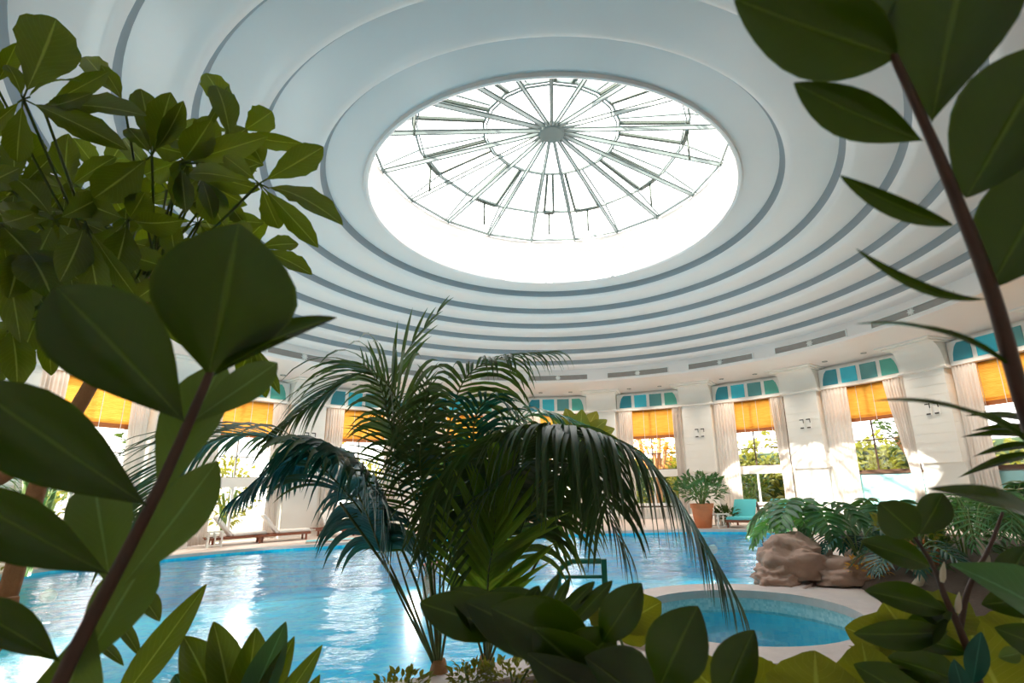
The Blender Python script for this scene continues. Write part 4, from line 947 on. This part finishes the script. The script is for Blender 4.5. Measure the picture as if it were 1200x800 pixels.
ho=bpy.data.objects.new('hair',me); col.objects.link(ho); ho.parent=bo; rm=ho.modifiers.new('r','REMESH'); rm.mode='VOXEL'; rm.voxel_size=.012; rm.use_smooth_shade=True
# ------------------------------------------------------------------ garden outside
mb=MB(); ci=[pol(360-i*5,14.6) for i in range(72)]; co=[pol(360-i*5,60) for i in range(72)]
poly(mb,[co,ci],-.05); tag(mb.build('garden_ground',M['stonegarden'],smooth=False),kind='structure')
rg=random.Random(77); H=thing('garden_hedge','tall dense dark green hedge running round the garden outside','hedge',pol(0,23,-.05)); hm=MB()
hw_=MB(); hw_.arcprof(6,102,[(22.9,-.05),(22.8,2.4),(23.1,3.1),(23.6,3.2),(24.2,2.6),(24.2,-.05)],100,closed=True); hw_.build('hedge_core',M['Lgard2'],H)
for i in range(6500):
    a=rg.uniform(6,102); z=rg.uniform(.0,3.3)+.5*math.sin(a*.7)+.3*math.sin(a*2.3); p=pol(a,22.7+rg.uniform(-.5,.3),z)
    dd_=Vector((rg.uniform(-1,1),rg.uniform(-1,1),rg.uniform(-.6,.8))).normalized(); hm.leaf(p,p+dd_*rg.uniform(.3,.6),.22,nrm=(rg.uniform(-1,1),-1,.6),nv=2,fold=.2)
hm.build('foliage',M['Lgard'],H)
gi=0
GL=['through '+WNAME[k] for k in VIS]
for k in VIS:
    c=bayc(k)
    rg=random.Random(200+k)
    shrub('garden_shrub',pol(c-4.6,17.0,-.05),1.05,2.3,380,.28,.14,M['Lgard2'] if k in(1,2) else M['Lgard'],'green shrub outdoors, left one '+GL[k+4],'shrub',seed=300+k,nv=3,nst=6)
    shrub('garden_shrub',pol(c+4.6,17.6,-.05),1.15,3.2,400,.28,.14,M['Lred'] if k==3 else (M['Lauto'] if k in(2,4) else M['Lgard']),('red-brown' if k==3 else 'amber' if k in(2,4) else 'yellow-green')+' shrub outdoors, right one '+GL[k+4],'shrub',seed=330+k,nv=3,nst=6)
    T=pol(c+9,22,-.05); rgx=random.Random(k)
    tr=shrub('garden_tree',pol(c+rg.uniform(-2.5,2.5),20.3,-.05),1.7,6.2,420,.42,.2,[M['Lgard'],M['Lgard2'],M['Lauto']][(k+4)%3],'taller '+['green','dark green','amber-leaved'][(k+4)%3]+' tree outdoors '+GL[k+4],'tree',seed=360+k,stem=M['bark'],nv=3,nst=4,z0=.4)
# ------------------------------------------------------------------ light
w=bpy.data.worlds.new('world'); bpy.context.scene.world=w; w.use_nodes=True; nt=w.node_tree; nt.nodes.clear()
o=N(nt,'ShaderNodeOutputWorld'); bg=N(nt,'ShaderNodeBackground'); bg.inputs[1].default_value=3.2
tc=N(nt,'ShaderNodeTexCoord'); sp=N(nt,'ShaderNodeSeparateXYZ'); L(nt,tc.outputs['Generated'],sp.inputs[0])
cr=N(nt,'ShaderNodeMix',data_type='RGBA'); cr.inputs[6].default_value=(1.0,.96,.90,1); cr.inputs[7].default_value=(.96,.98,1.0,1)
L(nt,sp.outputs[2],cr.inputs[0]); L(nt,cr.outputs[2],bg.inputs[0]); L(nt,bg.outputs[0],o.inputs[0])
sd=bpy.data.lights.new('sun','SUN'); sd.energy=9; sd.angle=R_(.6); sd.color=(1,.93,.82)
so=bpy.data.objects.new('sun',sd); col.objects.link(so)
sa=R_(48); se=R_(28); dirv=Vector((math.sin(sa)*math.cos(se),math.cos(sa)*math.cos(se),-math.sin(se)))
so.rotation_euler=dirv.to_track_quat('-Z','Y').to_euler(); so.location=(-20,-20,25)
for i,(x,y,tx,ty) in enumerate([(-11.9,11.5,1,0),(-9.6,15.9,1,-1),(-5.0,18.0,.4,-1),(0,18.5,0,-1),(5.0,17.9,-.4,-1),(6.4,15,-1,-.2),(4.6,10.9,-1,.1),(-12.3,12.9,1,-.4)]):  # unseen underwater lamps, added to brighten the pool and the ceiling
    q=Vector((x,y,-.55)); dd_=(Vector((tx,ty,0)).normalized()*.8+Vector((0,0,.6))).normalized()
    f=MB(); f.lathe([(0,.05),(.12,.045),(.15,.02),(.16,-.02),(.16,-.06)],(0,0,0),20)
    ob=f.build('added_pool_lamp',M['trimw']); ob.location=q; ob.rotation_euler=dd_.to_track_quat('Z','Y').to_euler(); tag(ob,'unseen round underwater lamp added to brighten the pool and ceiling','lamp','added underwater fill lamps')
    ld=bpy.data.lights.new('added_pool_light','AREA'); ld.shape='DISK'; ld.size=.24; ld.energy=85; ld.color=(1,.62,.54)
    lo_=bpy.data.objects.new('added_pool_light',ld); col.objects.link(lo_); lo_.location=q+dd_*.08; lo_.rotation_euler=(-dd_).to_track_quat('Z','Y').to_euler()
pd=bpy.data.lights.new('skylight_portal','AREA'); pd.shape='DISK'; pd.size=8.6; pd.cycles.is_portal=True
po=bpy.data.objects.new('skylight_portal',pd); col.objects.link(po); po.location=(CX,CY,9.55)
for k in range(-5,6):
    c=bayc(k); s=sillz(k); pd=bpy.data.lights.new('window_portal','AREA'); pd.shape='RECTANGLE'; pd.size=2.9; pd.size_y=5.1-s; pd.cycles.is_portal=True
    po=bpy.data.objects.new('window_portal',pd); col.objects.link(po); p=pol(c,14.45,(5.1+s)/2); po.location=p
    po.rotation_euler=Vector((CX-p.x,CY-p.y,0)).to_track_quat('-Z','Y').to_euler()
sc=bpy.context.scene; sc.view_settings.view_transform='Standard'; sc.view_settings.look='None'; sc.view_settings.exposure=.6; sc.view_settings.gamma=1; sc.view_settings.use_curve_mapping=False
sc.cycles.max_bounces=10; sc.cycles.diffuse_bounces=6; sc.cycles.transparent_max_bounces=24; sc.cycles.caustics_reflective=False; sc.cycles.sample_clamp_indirect=6
